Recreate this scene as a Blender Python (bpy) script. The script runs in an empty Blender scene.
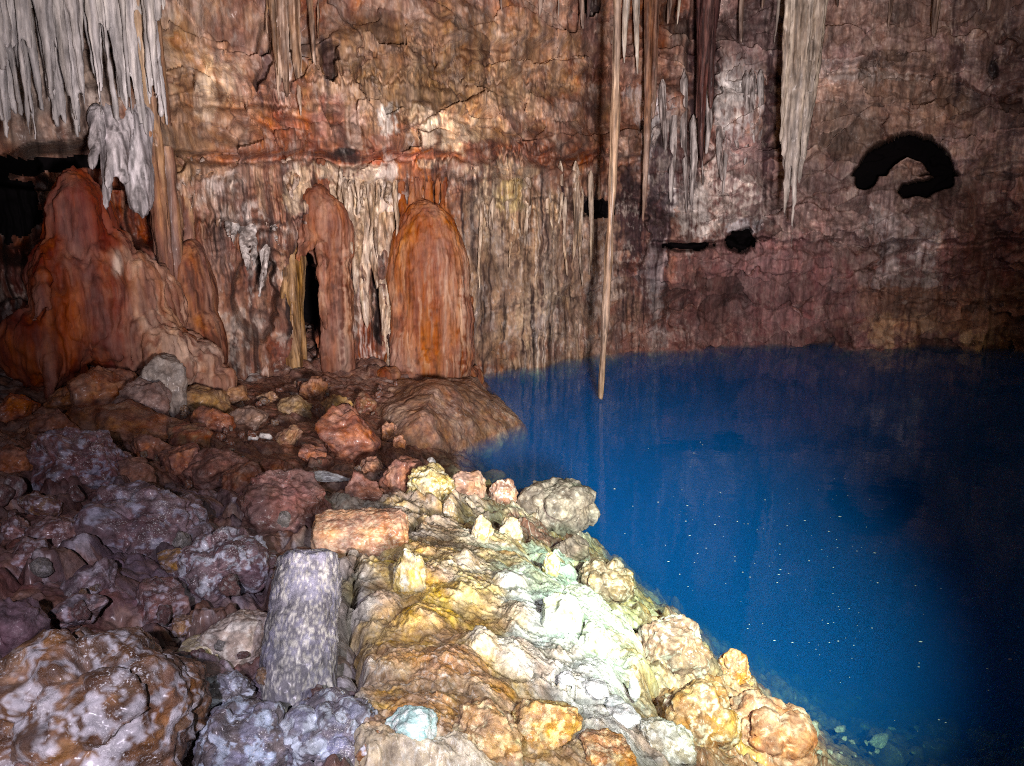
import bpy, bmesh, math, random
import numpy as np
from math import radians as RAD

SC = bpy.context.scene
COL = SC.collection
rng = np.random.default_rng(7)
F32 = np.float32

# ---------------------------------------------------------------- camera model
CAM = np.array([0.0, 0.0, 3.0]); FPX = 790.0; PITCH = RAD(12.0)
CP, SP = math.cos(PITCH), math.sin(PITCH)

def ray(px, py):
    dx = (np.asarray(px, float) - 512) / FPX; dy = (383 - np.asarray(py, float)) / FPX
    return dx, CP + dy * SP, -SP + dy * CP          # x, y, z of a ray (axis depth 1)

def at_z(px, py, z):
    x, y, dz = ray(px, py); t = (z - CAM[2]) / dz
    return np.array([x * t, y * t, z])

def at_range(px, py, r):
    x, y, dz = ray(px, py); t = r / math.hypot(x, y)
    return np.array([x * t, y * t, CAM[2] + dz * t])

def project(p):
    vz = p[..., 2] - CAM[2]
    d = p[..., 1] * CP - vz * SP
    up = p[..., 1] * SP + vz * CP
    d = np.where(np.abs(d) < 1e-3, 1e-3, d)
    px = 512 + FPX * p[..., 0] / d; py = 383 - FPX * up / d
    bad = d < 0.05
    return np.where(bad, -9999, px), np.where(bad, 9999, py)

# ---------------------------------------------------------------- noise (numpy)
def _hash(ix, iy, iz, seed):
    h = (ix.astype(np.uint32) * np.uint32(374761393) + iy.astype(np.uint32) * np.uint32(668265263)
         + iz.astype(np.uint32) * np.uint32(2147483647 & 1274126177) + np.uint32((seed * 974711 + 12345) & 0xffffffff))
    h = (h ^ (h >> np.uint32(13))) * np.uint32(1274126177)
    h = (h ^ (h >> np.uint32(16))) * np.uint32(2246822519)
    return h ^ (h >> np.uint32(15))

def _h01(ix, iy, iz, seed):
    return _hash(ix, iy, iz, seed).astype(F32) * F32(1.0 / 4294967295.0)

_G = np.array([(1,1,0),(-1,1,0),(1,-1,0),(-1,-1,0),(1,0,1),(-1,0,1),(1,0,-1),(-1,0,-1),
               (0,1,1),(0,-1,1),(0,1,-1),(0,-1,-1),(1,1,0),(-1,1,0),(0,-1,1),(0,-1,-1)], F32)

def noise(p, seed=0):
    p = np.asarray(p, F32)
    fl = np.floor(p); i = fl.astype(np.int32); f = p - fl
    u = f * f * f * (f * (f * 6 - 15) + 10)
    res = 0
    for cx in (0, 1):
        wx = u[:, 0] if cx else 1 - u[:, 0]
        for cy in (0, 1):
            wy = u[:, 1] if cy else 1 - u[:, 1]
            for cz in (0, 1):
                wz = u[:, 2] if cz else 1 - u[:, 2]
                g = _G[_hash(i[:, 0] + cx, i[:, 1] + cy, i[:, 2] + cz, seed) & 15]
                dot = g[:, 0] * (f[:, 0] - cx) + g[:, 1] * (f[:, 1] - cy) + g[:, 2] * (f[:, 2] - cz)
                res = res + wx * wy * wz * dot
    return res                                       # about -0.9..0.9

def fbm(p, oct=4, seed=0, gain=0.5, lac=2.03):
    a, s, out = 1.0, 1.0, 0
    p = np.asarray(p, F32)
    for k in range(oct):
        out = out + a * noise(p * F32(s) + F32(17.3 * k), seed + k)
        a *= gain; s *= lac
    return out

def ridge(p, oct=3, seed=0, gain=0.5):
    a, s, out, tot = 1.0, 1.0, 0, 0
    p = np.asarray(p, F32)
    for k in range(oct):
        out = out + a * (1 - np.abs(noise(p * F32(s) + F32(9.1 * k), seed + k)) * 2.2)
        tot += a; a *= gain; s *= 2.07
    return out / tot                                 # about -0.3..1, ridges at 1

def worley(p, seed=0, off=False):
    p = np.asarray(p, F32)
    fl = np.floor(p); i = fl.astype(np.int32); f = p - fl
    n = len(p)
    f1 = np.full(n, 9, F32); f2 = np.full(n, 9, F32); cid = np.zeros(n, F32); ox = np.zeros(n, F32); oy = np.zeros(n, F32)
    for dx in (-1, 0, 1):
        for dy in (-1, 0, 1):
            for dz in (-1, 0, 1):
                ax, ay, az = i[:, 0] + dx, i[:, 1] + dy, i[:, 2] + dz
                h = _hash(ax, ay, az, seed)
                hx = (h & np.uint32(1023)).astype(F32) / 1023
                hy = ((h >> np.uint32(10)) & np.uint32(1023)).astype(F32) / 1023
                hz = ((h >> np.uint32(20)) & np.uint32(1023)).astype(F32) / 1023
                d = (dx + hx - f[:, 0]) ** 2 + (dy + hy - f[:, 1]) ** 2 + (dz + hz - f[:, 2]) ** 2
                nearer = d < f1
                f2 = np.where(nearer, f1, np.minimum(f2, d))
                cid = np.where(nearer, _h01(ax, ay, az, seed + 77), cid)
                if off: ox = np.where(nearer, f[:, 0] - dx - hx, ox); oy = np.where(nearer, f[:, 1] - dy - hy, oy)
                f1 = np.where(nearer, d, f1)
    if off: return np.sqrt(f1), np.sqrt(f2), cid, ox, oy
    return np.sqrt(f1), np.sqrt(f2), cid

def sstep(a, b, x):
    t = np.clip((x - a) / (b - a), 0, 1)
    return t * t * (3 - 2 * t)

def stack(*a):
    return np.stack([np.broadcast_to(np.asarray(v, F32), np.shape(a[0])) for v in a], -1).astype(F32)

def mix(c, col, m):
    m = np.clip(m, 0, 1)[:, None]
    return c * (1 - m) + np.asarray(col, F32) * m

def paint(c, px, py, nz, blobs):
    """mineral zones: soft-edged patches with a noise-broken border"""
    for b in blobs:
        cx, cy, rx, ry, col, s = b[:6]
        k = b[6] if len(b) > 6 else 0.5
        d = np.sqrt(((px - cx) / rx) ** 2 + ((py - cy) / ry) ** 2) + nz * k
        c = mix(c, col, sstep(1.15, 0.65, d) * s)
    return c

# ---------------------------------------------------------------- mesh helpers
def mesh_obj(name, V, faces, colors, mat, smooth=True, parent=None):
    V = np.asarray(V, F32); faces = np.asarray(faces, np.int32)
    k = faces.shape[1]
    me = bpy.data.meshes.new(name)
    me.vertices.add(len(V)); me.vertices.foreach_set('co', V.ravel())
    me.loops.add(faces.size); me.loops.foreach_set('vertex_index', faces.ravel())
    me.polygons.add(len(faces))
    me.polygons.foreach_set('loop_start', np.arange(0, faces.size, k, dtype=np.int32))
    me.polygons.foreach_set('use_smooth', np.full(len(faces), smooth, bool))
    me.update(calc_edges=True)
    if colors is not None:
        at = me.color_attributes.new('Col', 'FLOAT_COLOR', 'POINT')
        c4 = np.ones((len(V), 4), F32); c4[:, :3] = np.clip(colors, 0.004, 0.92)
        at.data.foreach_set('color', c4.ravel())
    me.materials.append(mat)
    o = bpy.data.objects.new(name, me); COL.objects.link(o)
    if parent: o.parent = parent
    return o

def tag(o, label, cat, group=None, kind=None):
    o['label'] = label; o['category'] = cat
    if group: o['group'] = group
    if kind: o['kind'] = kind
    return o

def grid_faces(nu, nv, wrap=False):
    a = np.arange(nu * nv, dtype=np.int32).reshape(nu, nv)
    if wrap: a = np.concatenate([a, a[:1]], 0)
    return np.stack([a[:-1, :-1], a[1:, :-1], a[1:, 1:], a[:-1, 1:]], -1).reshape(-1, 4)

_ico = {}
def ico(sub):
    if sub not in _ico:
        bm = bmesh.new(); bmesh.ops.create_icosphere(bm, subdivisions=sub, radius=1)
        v = np.array([x.co[:] for x in bm.verts], F32)
        f = np.array([[w.index for w in t.verts] for t in bm.faces], np.int32)
        bm.free(); v /= np.linalg.norm(v, axis=1)[:, None]; _ico[sub] = (v, f)
    return _ico[sub]

def remesh(prims, voxel, relax=2):
    """fuse overlapping closed pieces (verts, faces) into one continuous skin"""
    me = bpy.data.meshes.new('fuse')
    vs, fs, off = [], [], 0
    for v, f in prims:
        vs.append(np.asarray(v, F32)); fs.extend((np.asarray(f) + off).tolist()); off += len(v)
    me.from_pydata(np.concatenate(vs).tolist(), [], fs)
    o = bpy.data.objects.new('fuse', me); COL.objects.link(o)
    m = o.modifiers.new('r', 'REMESH'); m.mode = 'VOXEL'; m.voxel_size = voxel
    if relax:
        s = o.modifiers.new('s', 'SMOOTH'); s.factor = 0.5; s.iterations = relax
    dg = bpy.context.evaluated_depsgraph_get()
    ev = o.evaluated_get(dg); em = ev.to_mesh()
    n = len(em.vertices); V = np.empty(n * 3, F32); em.vertices.foreach_get('co', V); V = V.reshape(-1, 3)
    N = np.empty(n * 3, F32); em.vertex_normals.foreach_get('vector', N); N = N.reshape(-1, 3)
    F = [tuple(p.vertices) for p in em.polygons]
    F = np.array([f if len(f) == 4 else (f[0], f[1], f[2], f[2]) for f in F], np.int32)
    tri = F[:, 2] == F[:, 3]
    ev.to_mesh_clear(); bpy.data.objects.remove(o); bpy.data.meshes.remove(me)
    if tri.any():
        q = F[~tri]; F = np.concatenate([np.concatenate([q[:, :3], q[:, [0, 2, 3]]]), F[tri][:, :3]])
    return V, N, F

def ell(c, r, sub=3):
    v, f = ico(sub)
    return v * np.asarray(r, F32) + np.asarray(c, F32), f

def spike(top, tip, r0, power=0.8, seed=0, nt=24, nz=60, blunt=0.02, flat=1.0, wob=0.05, bulge=0.0, hang=False):
    """closed tapered stalactite body hanging from top to tip"""
    top = np.asarray(top, float); tip = np.asarray(tip, float)
    t = np.linspace(0, 1, nz); L = np.linalg.norm(tip - top)
    th = np.linspace(0, 2 * np.pi, nt, endpoint=False)
    r = r0 * ((1 - t) ** power * (1 - blunt) + blunt)
    if hang: r = r * (.25 + .75 * sstep(0, .10, t))
    r = r * (1 + bulge * np.sin(t * 17 + seed) * np.sin(t * 41 + seed * 2))
    T, H = np.meshgrid(t, th, indexing='ij')
    q = stack(np.cos(H).ravel() * 1.6 + seed * 3.1, np.sin(H).ravel() * 1.6, T.ravel() * L * 0.5)
    rr = (r[:, None] * (1 + 0.30 * noise(q, seed).reshape(T.shape)))
    wx = wob * (1 - t) * 0 + wob * np.sin(t * 5 + seed) * t
    x = top[0] + (tip[0] - top[0]) * T + rr * np.cos(H) + wx[:, None]
    y = top[1] + (tip[1] - top[1]) * T + rr * np.sin(H) * flat
    z = top[2] + (tip[2] - top[2]) * T
    V = np.stack([x, y, z], -1).reshape(-1, 3)
    V = np.concatenate([V, [top + (0, 0, 0.005)], [tip - (0, 0, 0.01)]])
    a = np.arange(nz * nt).reshape(nz, nt); b = np.roll(a, -1, 1)
    f = np.stack([a[:-1], b[:-1], b[1:], a[1:]], -1).reshape(-1, 4)[:, ::-1].tolist()
    n = nz * nt
    f += [[int(a[0, j]), int(b[0, j]), n] for j in range(nt)][::1]
    f += [[int(b[-1, j]), int(a[-1, j]), n + 1] for j in range(nt)]
    return V, f

class _P:                                            # faces of mixed size pass through remesh as lists
    pass

def remesh_lists(prims, voxel, relax=2):
    out = []
    for v, f in prims:
        if isinstance(f, list):
            tri = []
            for q in f:
                tri.append(q[:3])
                if len(q) == 4: tri.append([q[0], q[2], q[3]])
            f = np.array(tri, np.int32)
        out.append((v, f))
    return remesh(out, voxel, relax)

# ---------------------------------------------------------------- materials
def rock_material(name, rough=(0.45, 0.8), bump=0.5, fine=22.0, wet=0.15, streak=False, var=0.45, spec=0.5, fleck=0.0, dist=0.02, cell=0.35):
    m = bpy.data.materials.new(name); m.use_nodes = True
    nt = m.node_tree; N = nt.nodes; L = nt.links
    b = N['Principled BSDF']
    tc = N.new('ShaderNodeTexCoord')
    mp = N.new('ShaderNodeMapping'); L.new(tc.outputs['Object'], mp.inputs['Vector'])
    if streak: mp.inputs['Scale'].default_value = (1, 1, 0.16)
    def nz(scale, detail, rough_, vec=mp):
        n = N.new('ShaderNodeTexNoise'); n.inputs['Scale'].default_value = scale
        n.inputs['Detail'].default_value = detail; n.inputs['Roughness'].default_value = rough_
        L.new(vec.outputs[0], n.inputs['Vector']); return n
    def rng_(src, a, c, lo, hi):
        r = N.new('ShaderNodeMapRange'); r.inputs['From Min'].default_value = a; r.inputs['From Max'].default_value = c
        r.inputs['To Min'].default_value = lo; r.inputs['To Max'].default_value = hi
        L.new(src, r.inputs['Value']); return r.outputs['Result']
    at = N.new('ShaderNodeVertexColor'); at.layer_name = 'Col'
    n1 = nz(fine * 0.33, 8, 0.68); n2 = nz(fine, 6, 0.7)
    v1 = rng_(n1.outputs['Fac'], 0.3, 0.7, 1 - var, 1 + var)
    v2 = rng_(n2.outputs['Fac'], 0.3, 0.7, 1 - var * 0.6, 1 + var * 0.6)
    mu = N.new('ShaderNodeMath'); mu.operation = 'MULTIPLY'; L.new(v1, mu.inputs[0]); L.new(v2, mu.inputs[1])
    cm = N.new('ShaderNodeVectorMath'); cm.operation = 'SCALE'
    L.new(at.outputs['Color'], cm.inputs[0]); L.new(mu.outputs[0], cm.inputs['Scale'])
    colour = cm.outputs[0]
    # hue drift between rusty and grey grains
    n3 = nz(fine * 0.21, 5, 0.6)
    hs = N.new('ShaderNodeHueSaturation')
    L.new(rng_(n3.outputs['Fac'], 0.3, 0.7, 0.76, 1.30), hs.inputs['Saturation'])
    L.new(rng_(n1.outputs['Fac'], 0.3, 0.7, 0.487, 0.513), hs.inputs['Hue'])
    L.new(colour, hs.inputs['Color']); colour = hs.outputs[0]
    if fleck > 0:                                    # pale calcite flecks; on wet rock they are painted glints too
        vo = nz(fine * 2.6, 3, 0.6, tc)
        n4 = nz(fine * 0.16, 4, 0.6, tc)
        a = rng_(vo.outputs['Fac'], 0.56, 0.66, 0, 1)
        c = rng_(n4.outputs['Fac'], 0.48, 0.62, 0, fleck)
        mm = N.new('ShaderNodeMath'); mm.operation = 'MULTIPLY'; L.new(a, mm.inputs[0]); L.new(c, mm.inputs[1])
        mx = N.new('ShaderNodeMix'); mx.data_type = 'RGBA'
        L.new(mm.outputs[0], mx.inputs['Factor']); L.new(colour, mx.inputs['A'])
        mx.inputs['B'].default_value = (0.72, 0.72, 0.70, 1); colour = mx.outputs['Result']
    L.new(colour, b.inputs['Base Color'])
    n5 = nz(fine * 0.12, 3, 0.5, tc)
    L.new(rng_(n5.outputs['Fac'], 0.35, 0.65, rough[0], rough[1]), b.inputs['Roughness'])
    b.inputs['Specular IOR Level'].default_value = spec
    if wet > 0:
        L.new(rng_(n5.outputs['Fac'], 0.62, 0.42, 0.0, wet), b.inputs['Coat Weight'])
        b.inputs['Coat Roughness'].default_value = 0.22
    # relief
    n6 = nz(fine * 0.5, 10, 0.72); vo2 = N.new('ShaderNodeTexVoronoi'); vo2.inputs['Scale'].default_value = fine * 0.8
    L.new(mp.outputs[0], vo2.inputs['Vector'])
    ad = N.new('ShaderNodeMath'); ad.operation = 'MULTIPLY_ADD'
    L.new(vo2.outputs['Distance'], ad.inputs[0]); ad.inputs[1].default_value = cell; L.new(n6.outputs['Fac'], ad.inputs[2])
    bp = N.new('ShaderNodeBump'); bp.inputs['Strength'].default_value = bump; bp.inputs['Distance'].default_value = dist
    L.new(ad.outputs[0], bp.inputs['Height']); L.new(bp.outputs[0], b.inputs['Normal'])
    return m

M_WALL = rock_material('wall_limestone', (0.45, 0.9), 0.55, 15.0, 0.12, True, 0.48, 0.3, 0.0, 0.04, 0.0)
M_FLOW = rock_material('flowstone', (0.6, 0.9), 0.7, 16.0, 0.0, True, 0.45, 0.3, 0.0, 0.03, 0.0)
M_DRIP = rock_material('dripstone', (0.45, 0.8), 0.7, 22.0, 0.12, True, 0.60, 0.4, 0.0, 0.03, 0.0)
M_ROCK = rock_material('rough_rock', (0.4, 0.85), 0.9, 26.0, 0.25, False, 0.55, 0.45, 0.25, 0.018)
M_WET = rock_material('wet_rock', (0.28, 0.65), 0.9, 30.0, 0.4, False, 0.55, 0.6, 1.0, 0.02)
M_CRUST = rock_material('calcite_crust', (0.4, 0.75), 0.9, 34.0, 0.2, False, 0.55, 0.45, 0.3, 0.016, .15)
M_GROUND = rock_material('cave_floor_rock', (0.4, 0.8), 0.95, 32.0, 0.25, False, 0.58, 0.45, 0.5, 0.018)

# ---------------------------------------------------------------- ground control
GC = []
for x, y, z in [(0,0,1.4),(-2,0,1.5),(2,0,1.15),(-4,0,1.6),(3.4,0,.25),(0,-2,1.5),(5,0,-.9),(5,-2,-.8),(-4,3,1.5),(-7,2,1.9),(-7,6,1.5),(8,0,-2),(12,4,-4),(12,12,-5)]:
    GC.append((x, y, z))
for px, py, z in [(0,766,1.4),(150,766,1.25),(300,766,1.2),(450,766,1.2),(600,766,1.0),(720,766,.65),(790,766,.25),(822,766,-.05),(900,766,-.42),(1024,766,-.55),
    (0,650,1.4),(150,650,1.15),(300,650,1.05),(400,650,1.12),(520,650,1.08),(620,650,.8),(690,655,.3),(728,668,-.02),(660,612,-.02),(603,562,-.02),(588,540,-.05),
    (0,560,1.3),(100,560,1.25),(230,560,1.0),(330,570,.95),(430,560,1.0),(520,560,.8),(570,560,.35),
    (0,490,1.2),(80,475,1.15),(200,490,.92),(300,500,.82),(400,500,.78),(450,500,.68),(500,505,.40),(545,520,.12),(470,468,-.05),(440,462,.05),
    (100,430,.95),(200,430,.85),(260,440,.75),(330,440,.62),(400,450,.42),(420,458,.18),
    (0,400,1.1),(150,395,.9),(200,390,.8),(300,380,.65),(360,380,.58),(430,378,.45),(470,378,.22),(500,382,-.25),
    (400,405,.42),(450,430,.1),(500,430,-.35),(525,428,-.6),(480,448,-.35),
    (700,600,-3.6),(650,560,-3.4),(800,600,-4.4),(610,500,-3.6),(550,450,-2.4),(560,420,-2.4),(640,585,-1.6),(700,632,-1.6),(700,450,-4.5),(900,600,-4.5),
    (1000,690,-2.6),(900,690,-2.2),(850,722,-.9),(940,735,-.75),(1024,735,-.9),(790,672,-1.6),(1000,500,-6),(850,400,-6),(600,400,-3),(520,385,-.8)]:
    GC.append(tuple(at_z(px, py, z)))
GC = np.array(GC)
_n = len(GC)
_D = np.linalg.norm(GC[:, None, :2] - GC[None, :, :2], axis=2)
_A = np.zeros((_n + 3, _n + 3)); _A[:_n, :_n] = _D - np.eye(_n) * 0.02
_A[:_n, _n] = 1; _A[:_n, _n + 1:] = GC[:, :2]; _A[_n, :_n] = 1; _A[_n + 1:, :_n] = GC[:, :2].T
_W = np.linalg.solve(_A, np.concatenate([GC[:, 2], [0, 0, 0]]))

def ground_z(x, y):
    x = np.asarray(x, float).ravel(); y = np.asarray(y, float).ravel()
    out = _W[_n] + _W[_n + 1] * x + _W[_n + 2] * y
    for k in range(_n):
        out = out + _W[k] * np.hypot(x - GC[k, 0], y - GC[k, 1])
    return np.clip(out, -7, 2.2)

def on_ground(px, py):
    x, y, dz = ray(px, py)
    t = np.linspace(1.0, 26, 900)
    h = CAM[2] + dz * t - ground_z(x * t, y * t)
    k = np.argmax(h < 0) if (h < 0).any() else len(t) - 1
    t0 = t[max(k - 1, 0)]; t1 = t[k]
    tt = np.linspace(t0, t1, 20); hh = CAM[2] + dz * tt - ground_z(x * tt, y * tt)
    tm = tt[np.argmin(np.abs(hh))]
    return np.array([x * tm, y * tm, CAM[2] + dz * tm]), tm

# ---------------------------------------------------------------- wall plan
_wpx = np.array([-2600, -700, -300, -120, 0, 100, 200, 300, 430, 470, 500, 560, 600, 700, 850, 1024, 1250, 1800, 3000], float)
_wr = np.array([7.5, 8.2, 8.8, 9.5, 10.3, 10.9, 11.6, 12.4, 13.4, 14.4, 15.3, 16.5, 17.2, 18.9, 20.4, 21.5, 22.3, 22, 20])
_wth = np.arctan2((_wpx - 512) / FPX, CP)
def wall_r(th): return np.interp(th, _wth, _wr)

def wall_point(px, py, off=0.0):
    x, y, dz = ray(px, py); r = float(wall_r(math.atan2(x, y))) - off
    t = r / math.hypot(x, y)
    return np.array([x * t, y * t, CAM[2] + dz * t]), t

# ---------------------------------------------------------------- cave wall
def build_wall():
    th = np.concatenate([np.linspace(-1.35, -0.66, 140, endpoint=False), np.linspace(-0.66, 0.66, 1250, endpoint=False), np.linspace(0.66, 1.3, 120)])
    z = np.concatenate([np.linspace(-7, -0.6, 30, endpoint=False), np.linspace(-0.6, 8.2, 430, endpoint=False), np.linspace(8.2, 9.6, 20)])
    rr = wall_r(th)
    ker = np.hanning(41); ker /= ker.sum()
    rr = np.convolve(np.pad(rr, 20, mode='edge'), ker, 'valid')
    s = np.concatenate([[0], np.cumsum(np.diff(th) * 0.5 * (rr[1:] + rr[:-1]))])
    TH, Z = np.meshgrid(th, z, indexing='ij'); S = np.meshgrid(s, z, indexing='ij')[0]; R = np.meshgrid(rr, z, indexing='ij')[0]
    TH, Z, S, R = (a.ravel() for a in (TH, Z, S, R))
    R = R - 0.035 * np.clip(Z - 4, 0, 9) ** 2 * 0.35
    base = np.stack([R * np.sin(TH), R * np.cos(TH), Z], -1)
    px, py = project(base)
    q = stack(S, Z, np.zeros_like(S))
    big = fbm(q * F32(0.33), 3, 1); mid = fbm(q * F32(1.1), 4, 5)
    fin = fbm(q * F32(4.2), 4, 9)
    w1 = fbm(q * F32(0.9), 3, 21); w2 = fbm(q * F32(2.6), 3, 23)
    pw, qw = px + w1 * 26 + w2 * 9, py + w2 * 22 + w1 * 14
    # masks (wall zones)
    flute_zone = np.clip(sstep(150, 190, qw) * sstep(690, 560, pw) + 0.35 * sstep(150, 60, pw) + 0.25, 0, 1)
    lowright = sstep(650, 720, pw) * sstep(215, 255, qw)
    # blocks
    qb = stack(S * 0.62 + w1 * 0.30 + .1 * w2, Z * 1.15 + w1 * 0.30 + 0.18 * w2, S * 0)
    f1, f2, cid, ox, oy = worley(qb, 31, True)
    edge = f2 - f1
    f1b, f2b, cidb, oxb, oyb = worley(stack(S * 1.4 + w2 * 0.22 + w1 * .3, Z * 2.3 + w2 * 0.2, S * 0), 37, True)
    rnd = lambda v, k: np.modf(v * k)[0] * 2 - 1
    tilt = .55 * (rnd(cid, 37.7) * ox + rnd(cid, 91.3) * oy) + .30 * (rnd(cidb, 53.1) * oxb + rnd(cidb, 77.9) * oyb)
    edgeb = f2b - f1b
    blocky = 1 - 0.8 * flute_zone
    crk = sstep(-0.05, 0.35, fbm(q * F32(0.7), 3, 35)) ; crk2 = sstep(0.0, 0.4, fbm(q * F32(1.1), 3, 36))
    d = big * 0.62 + fbm(q * F32(1.1), 2, 5) * 0.28 + (mid - fbm(q * F32(1.1), 2, 5)) * (.10 + .12 * flute_zone) + fin * (.022 + .04 * flute_zone) + 0.014 * fbm(stack(S * 11, Z * 8, S * 0), 3, 13) + 0.02 * (1 - flute_zone * .5) * (ridge(stack(S * 2.4 + w2 * .3, Z * 1.5 + w1 * .4, S * 0), 4, 15) - .4)
    d += blocky * ((cid - 0.5) * 0.55 - 0.16 * crk * sstep(0.05, 0.0, edge))
    d += blocky * ((cidb - 0.5) * 0.24 - 0.03 * crk2 * sstep(0.07, 0.0, edgeb)) * (0.8 + 0.6 * lowright) + .14 * lowright * (cidb - .3)
    d += blocky * tilt
    # bedding ledges
    teeth = ridge(stack(S * 5.5 + w2 * .1, Z * .2, S * 0), 3, 39, .7) * sstep(-.2, .3, w1 + .3 * w2 + .1)
    for py0, amp, x0, x1 in [(150, 0.40, 150, 640), (72, 0.25, 300, 700), (62, 0.35, 790, 980), (238, 0.45, 650, 1060), (112, 0.14, 300, 600), (160, .25, 900, 1060), (200, .18, 470, 700), (218, .40, 205, 300), (95, .25, 180, 330), (178, .25, 330, 480), (252, .3, 270, 330), (40, .2, 380, 560), (20, .25, 700, 800), (300, .16, 880, 1060)]:
        zone = sstep(x0 - 30, x0 + 30, px) * sstep(x1 + 30, x1 - 30, px)
        yy = py - py0 + w1 * 9 + w2 * 5 - 16 * np.clip(teeth - .35, 0, 1) * (1 if py0 < 230 else .4)
        d += zone * amp * (sstep(4, -1, yy) * sstep(-70, -5, yy)) * (0.7 + 0.6 * w2)
        d -= zone * amp * 0.6 * np.exp(-((yy - 7) / 5.0) ** 2)
    # dripping flutes
    sw = S + 0.05 * w2
    fl1 = ridge(stack(sw * 3.2, Z * 0.28, S * 0), 2, 41)
    fl2 = ridge(stack(sw * 8.5, Z * 0.5, S * 0), 2, 43)
    fmod = sstep(-0.25, 0.35, fbm(stack(S * 0.8, Z * 0.45, S * 0), 3, 47))
    d += flute_zone * fmod * (0.20 * fl1 + 0.11 * fl2 + .05 * ridge(stack(sw * 17, Z * .9, S * 0), 2, 45))
    d += (1 - flute_zone) * 0.012 * fl2 * fmod
    # hollows (cx, cy, rx, ry, depth)
    for cx, cy, rx, ry, dep in [(75, 165, 105, 24, 1.3), (20, 210, 40, 60, 1.6), (306, 318, 15, 60, 2.6), (255, 290, 24, 46, 0.6), (15, 350, 55, 50, 0.9), (142, 205, 18, 55, .8),
                                (378, 300, 7, 40, .5), (688, 246, 26, 6, 0.8), (742, 240, 17, 13, 0.9), (628, 235, 22, 40, .35), (588, 205, 16, 12, .35),
                                (330, 65, 9, 22, .5), (262, 60, 6, 40, .4), (590, 8, 10, 16, .6), (992, 68, 8, 14, .4), (575, 20, 8, 16, .4), (700, 80, 16, 110, .5)]:
        dd = np.sqrt(((px + w2 * 9 - cx) / rx) ** 2 + ((py + w1 * 9 - cy) / ry) ** 2) + 0.2 * w2
        d -= dep * sstep(1.05, 0.75, dd)
    # arched cavity on the right
    arc = np.array([(866, 178), (880, 160), (905, 145), (925, 148), (940, 165), (946, 180), (925, 188), (905, 190)], float)
    dist = np.full(len(px), 1e9)
    for (ax, ay), (bx, by) in zip(arc[:-1], arc[1:]):
        ux, uy = bx - ax, by - ay; L2 = ux * ux + uy * uy
        t = np.clip(((px - ax) * ux + (py - ay) * uy) / L2, 0, 1)
        dist = np.minimum(dist, np.hypot(px - ax - t * ux, py - ay - t * uy) + 4 * t * 0)
    hole = sstep(13.5, 11, dist + w2 * 2 + fin * 1.2 + np.where(py > 176, 5, 0) - 3 * sstep(900, 870, px))
    d = d * (1 - .6 * hole) - 1.1 * hole
    d += 0.2 * sstep(40, 16, dist) * (1 - hole)
    # left side comes forward into the chamber, water-worn foot on the right
    d += 0.35 * sstep(300, 345, py) * sstep(700, 860, px) * (0.4 + (cid - 0.3))
    d += 0.5 * np.exp(-((py - 120) / 60) ** 2) * sstep(230, 120, px) * 0.6
    Rn = R - d
    V = np.stack([Rn * np.sin(TH), Rn * np.cos(TH), Z], -1)
    # ---- minerals
    n0 = fbm(q * F32(1.7), 4, 51); nA = fbm(q * F32(6), 4, 55); nB = fbm(q * F32(13), 3, 59)
    st1 = fbm(stack(sw * 4.5, Z * 0.35, S * 0), 3, 61); st2 = fbm(stack(sw * 12, Z * 0.6, S * 0), 3, 65); st3 = fbm(stack(sw * 26, Z * 1.3, S * 0), 2, 67)
    c = np.tile(np.array([0.265, 0.145, 0.105], F32), (len(px), 1))
    c = mix(c, (0.40, 0.265, 0.195), sstep(0.0, 0.5, n0) * 0.8)
    c = mix(c, (0.17, 0.085, 0.055), sstep(-0.02, -0.5, n0) * 0.85)
    c = mix(c, (0.30, 0.11, 0.05), sstep(0.1, 0.5, fbm(q * F32(0.8), 3, 71)) * 0.7)
    c = mix(c, (0.28, 0.205, 0.205), sstep(640, 760, pw) * 0.85)
    c = mix(c, (0.20, 0.105, 0.108), lowright * (0.8 + 0.2 * n0))
    c = mix(c, (0.20, 0.10, 0.09), sstep(600, 660, pw) * sstep(740, 690, pw) * sstep(130, 300, qw) * 0.8)
    tan, cream, white, grey = (0.36, 0.23, 0.13), (0.62, 0.49, 0.34), (0.66, 0.62, 0.58), (0.40, 0.38, 0.38)
    red, rust, dark, black, maroon = (0.30, 0.085, 0.035), (0.42, 0.15, 0.05), (0.085, 0.05, 0.045), (0.018, 0.014, 0.015), (0.15, 0.06, 0.055)
    nz = n0 * 0.9 + w2 * 0.4
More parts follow.
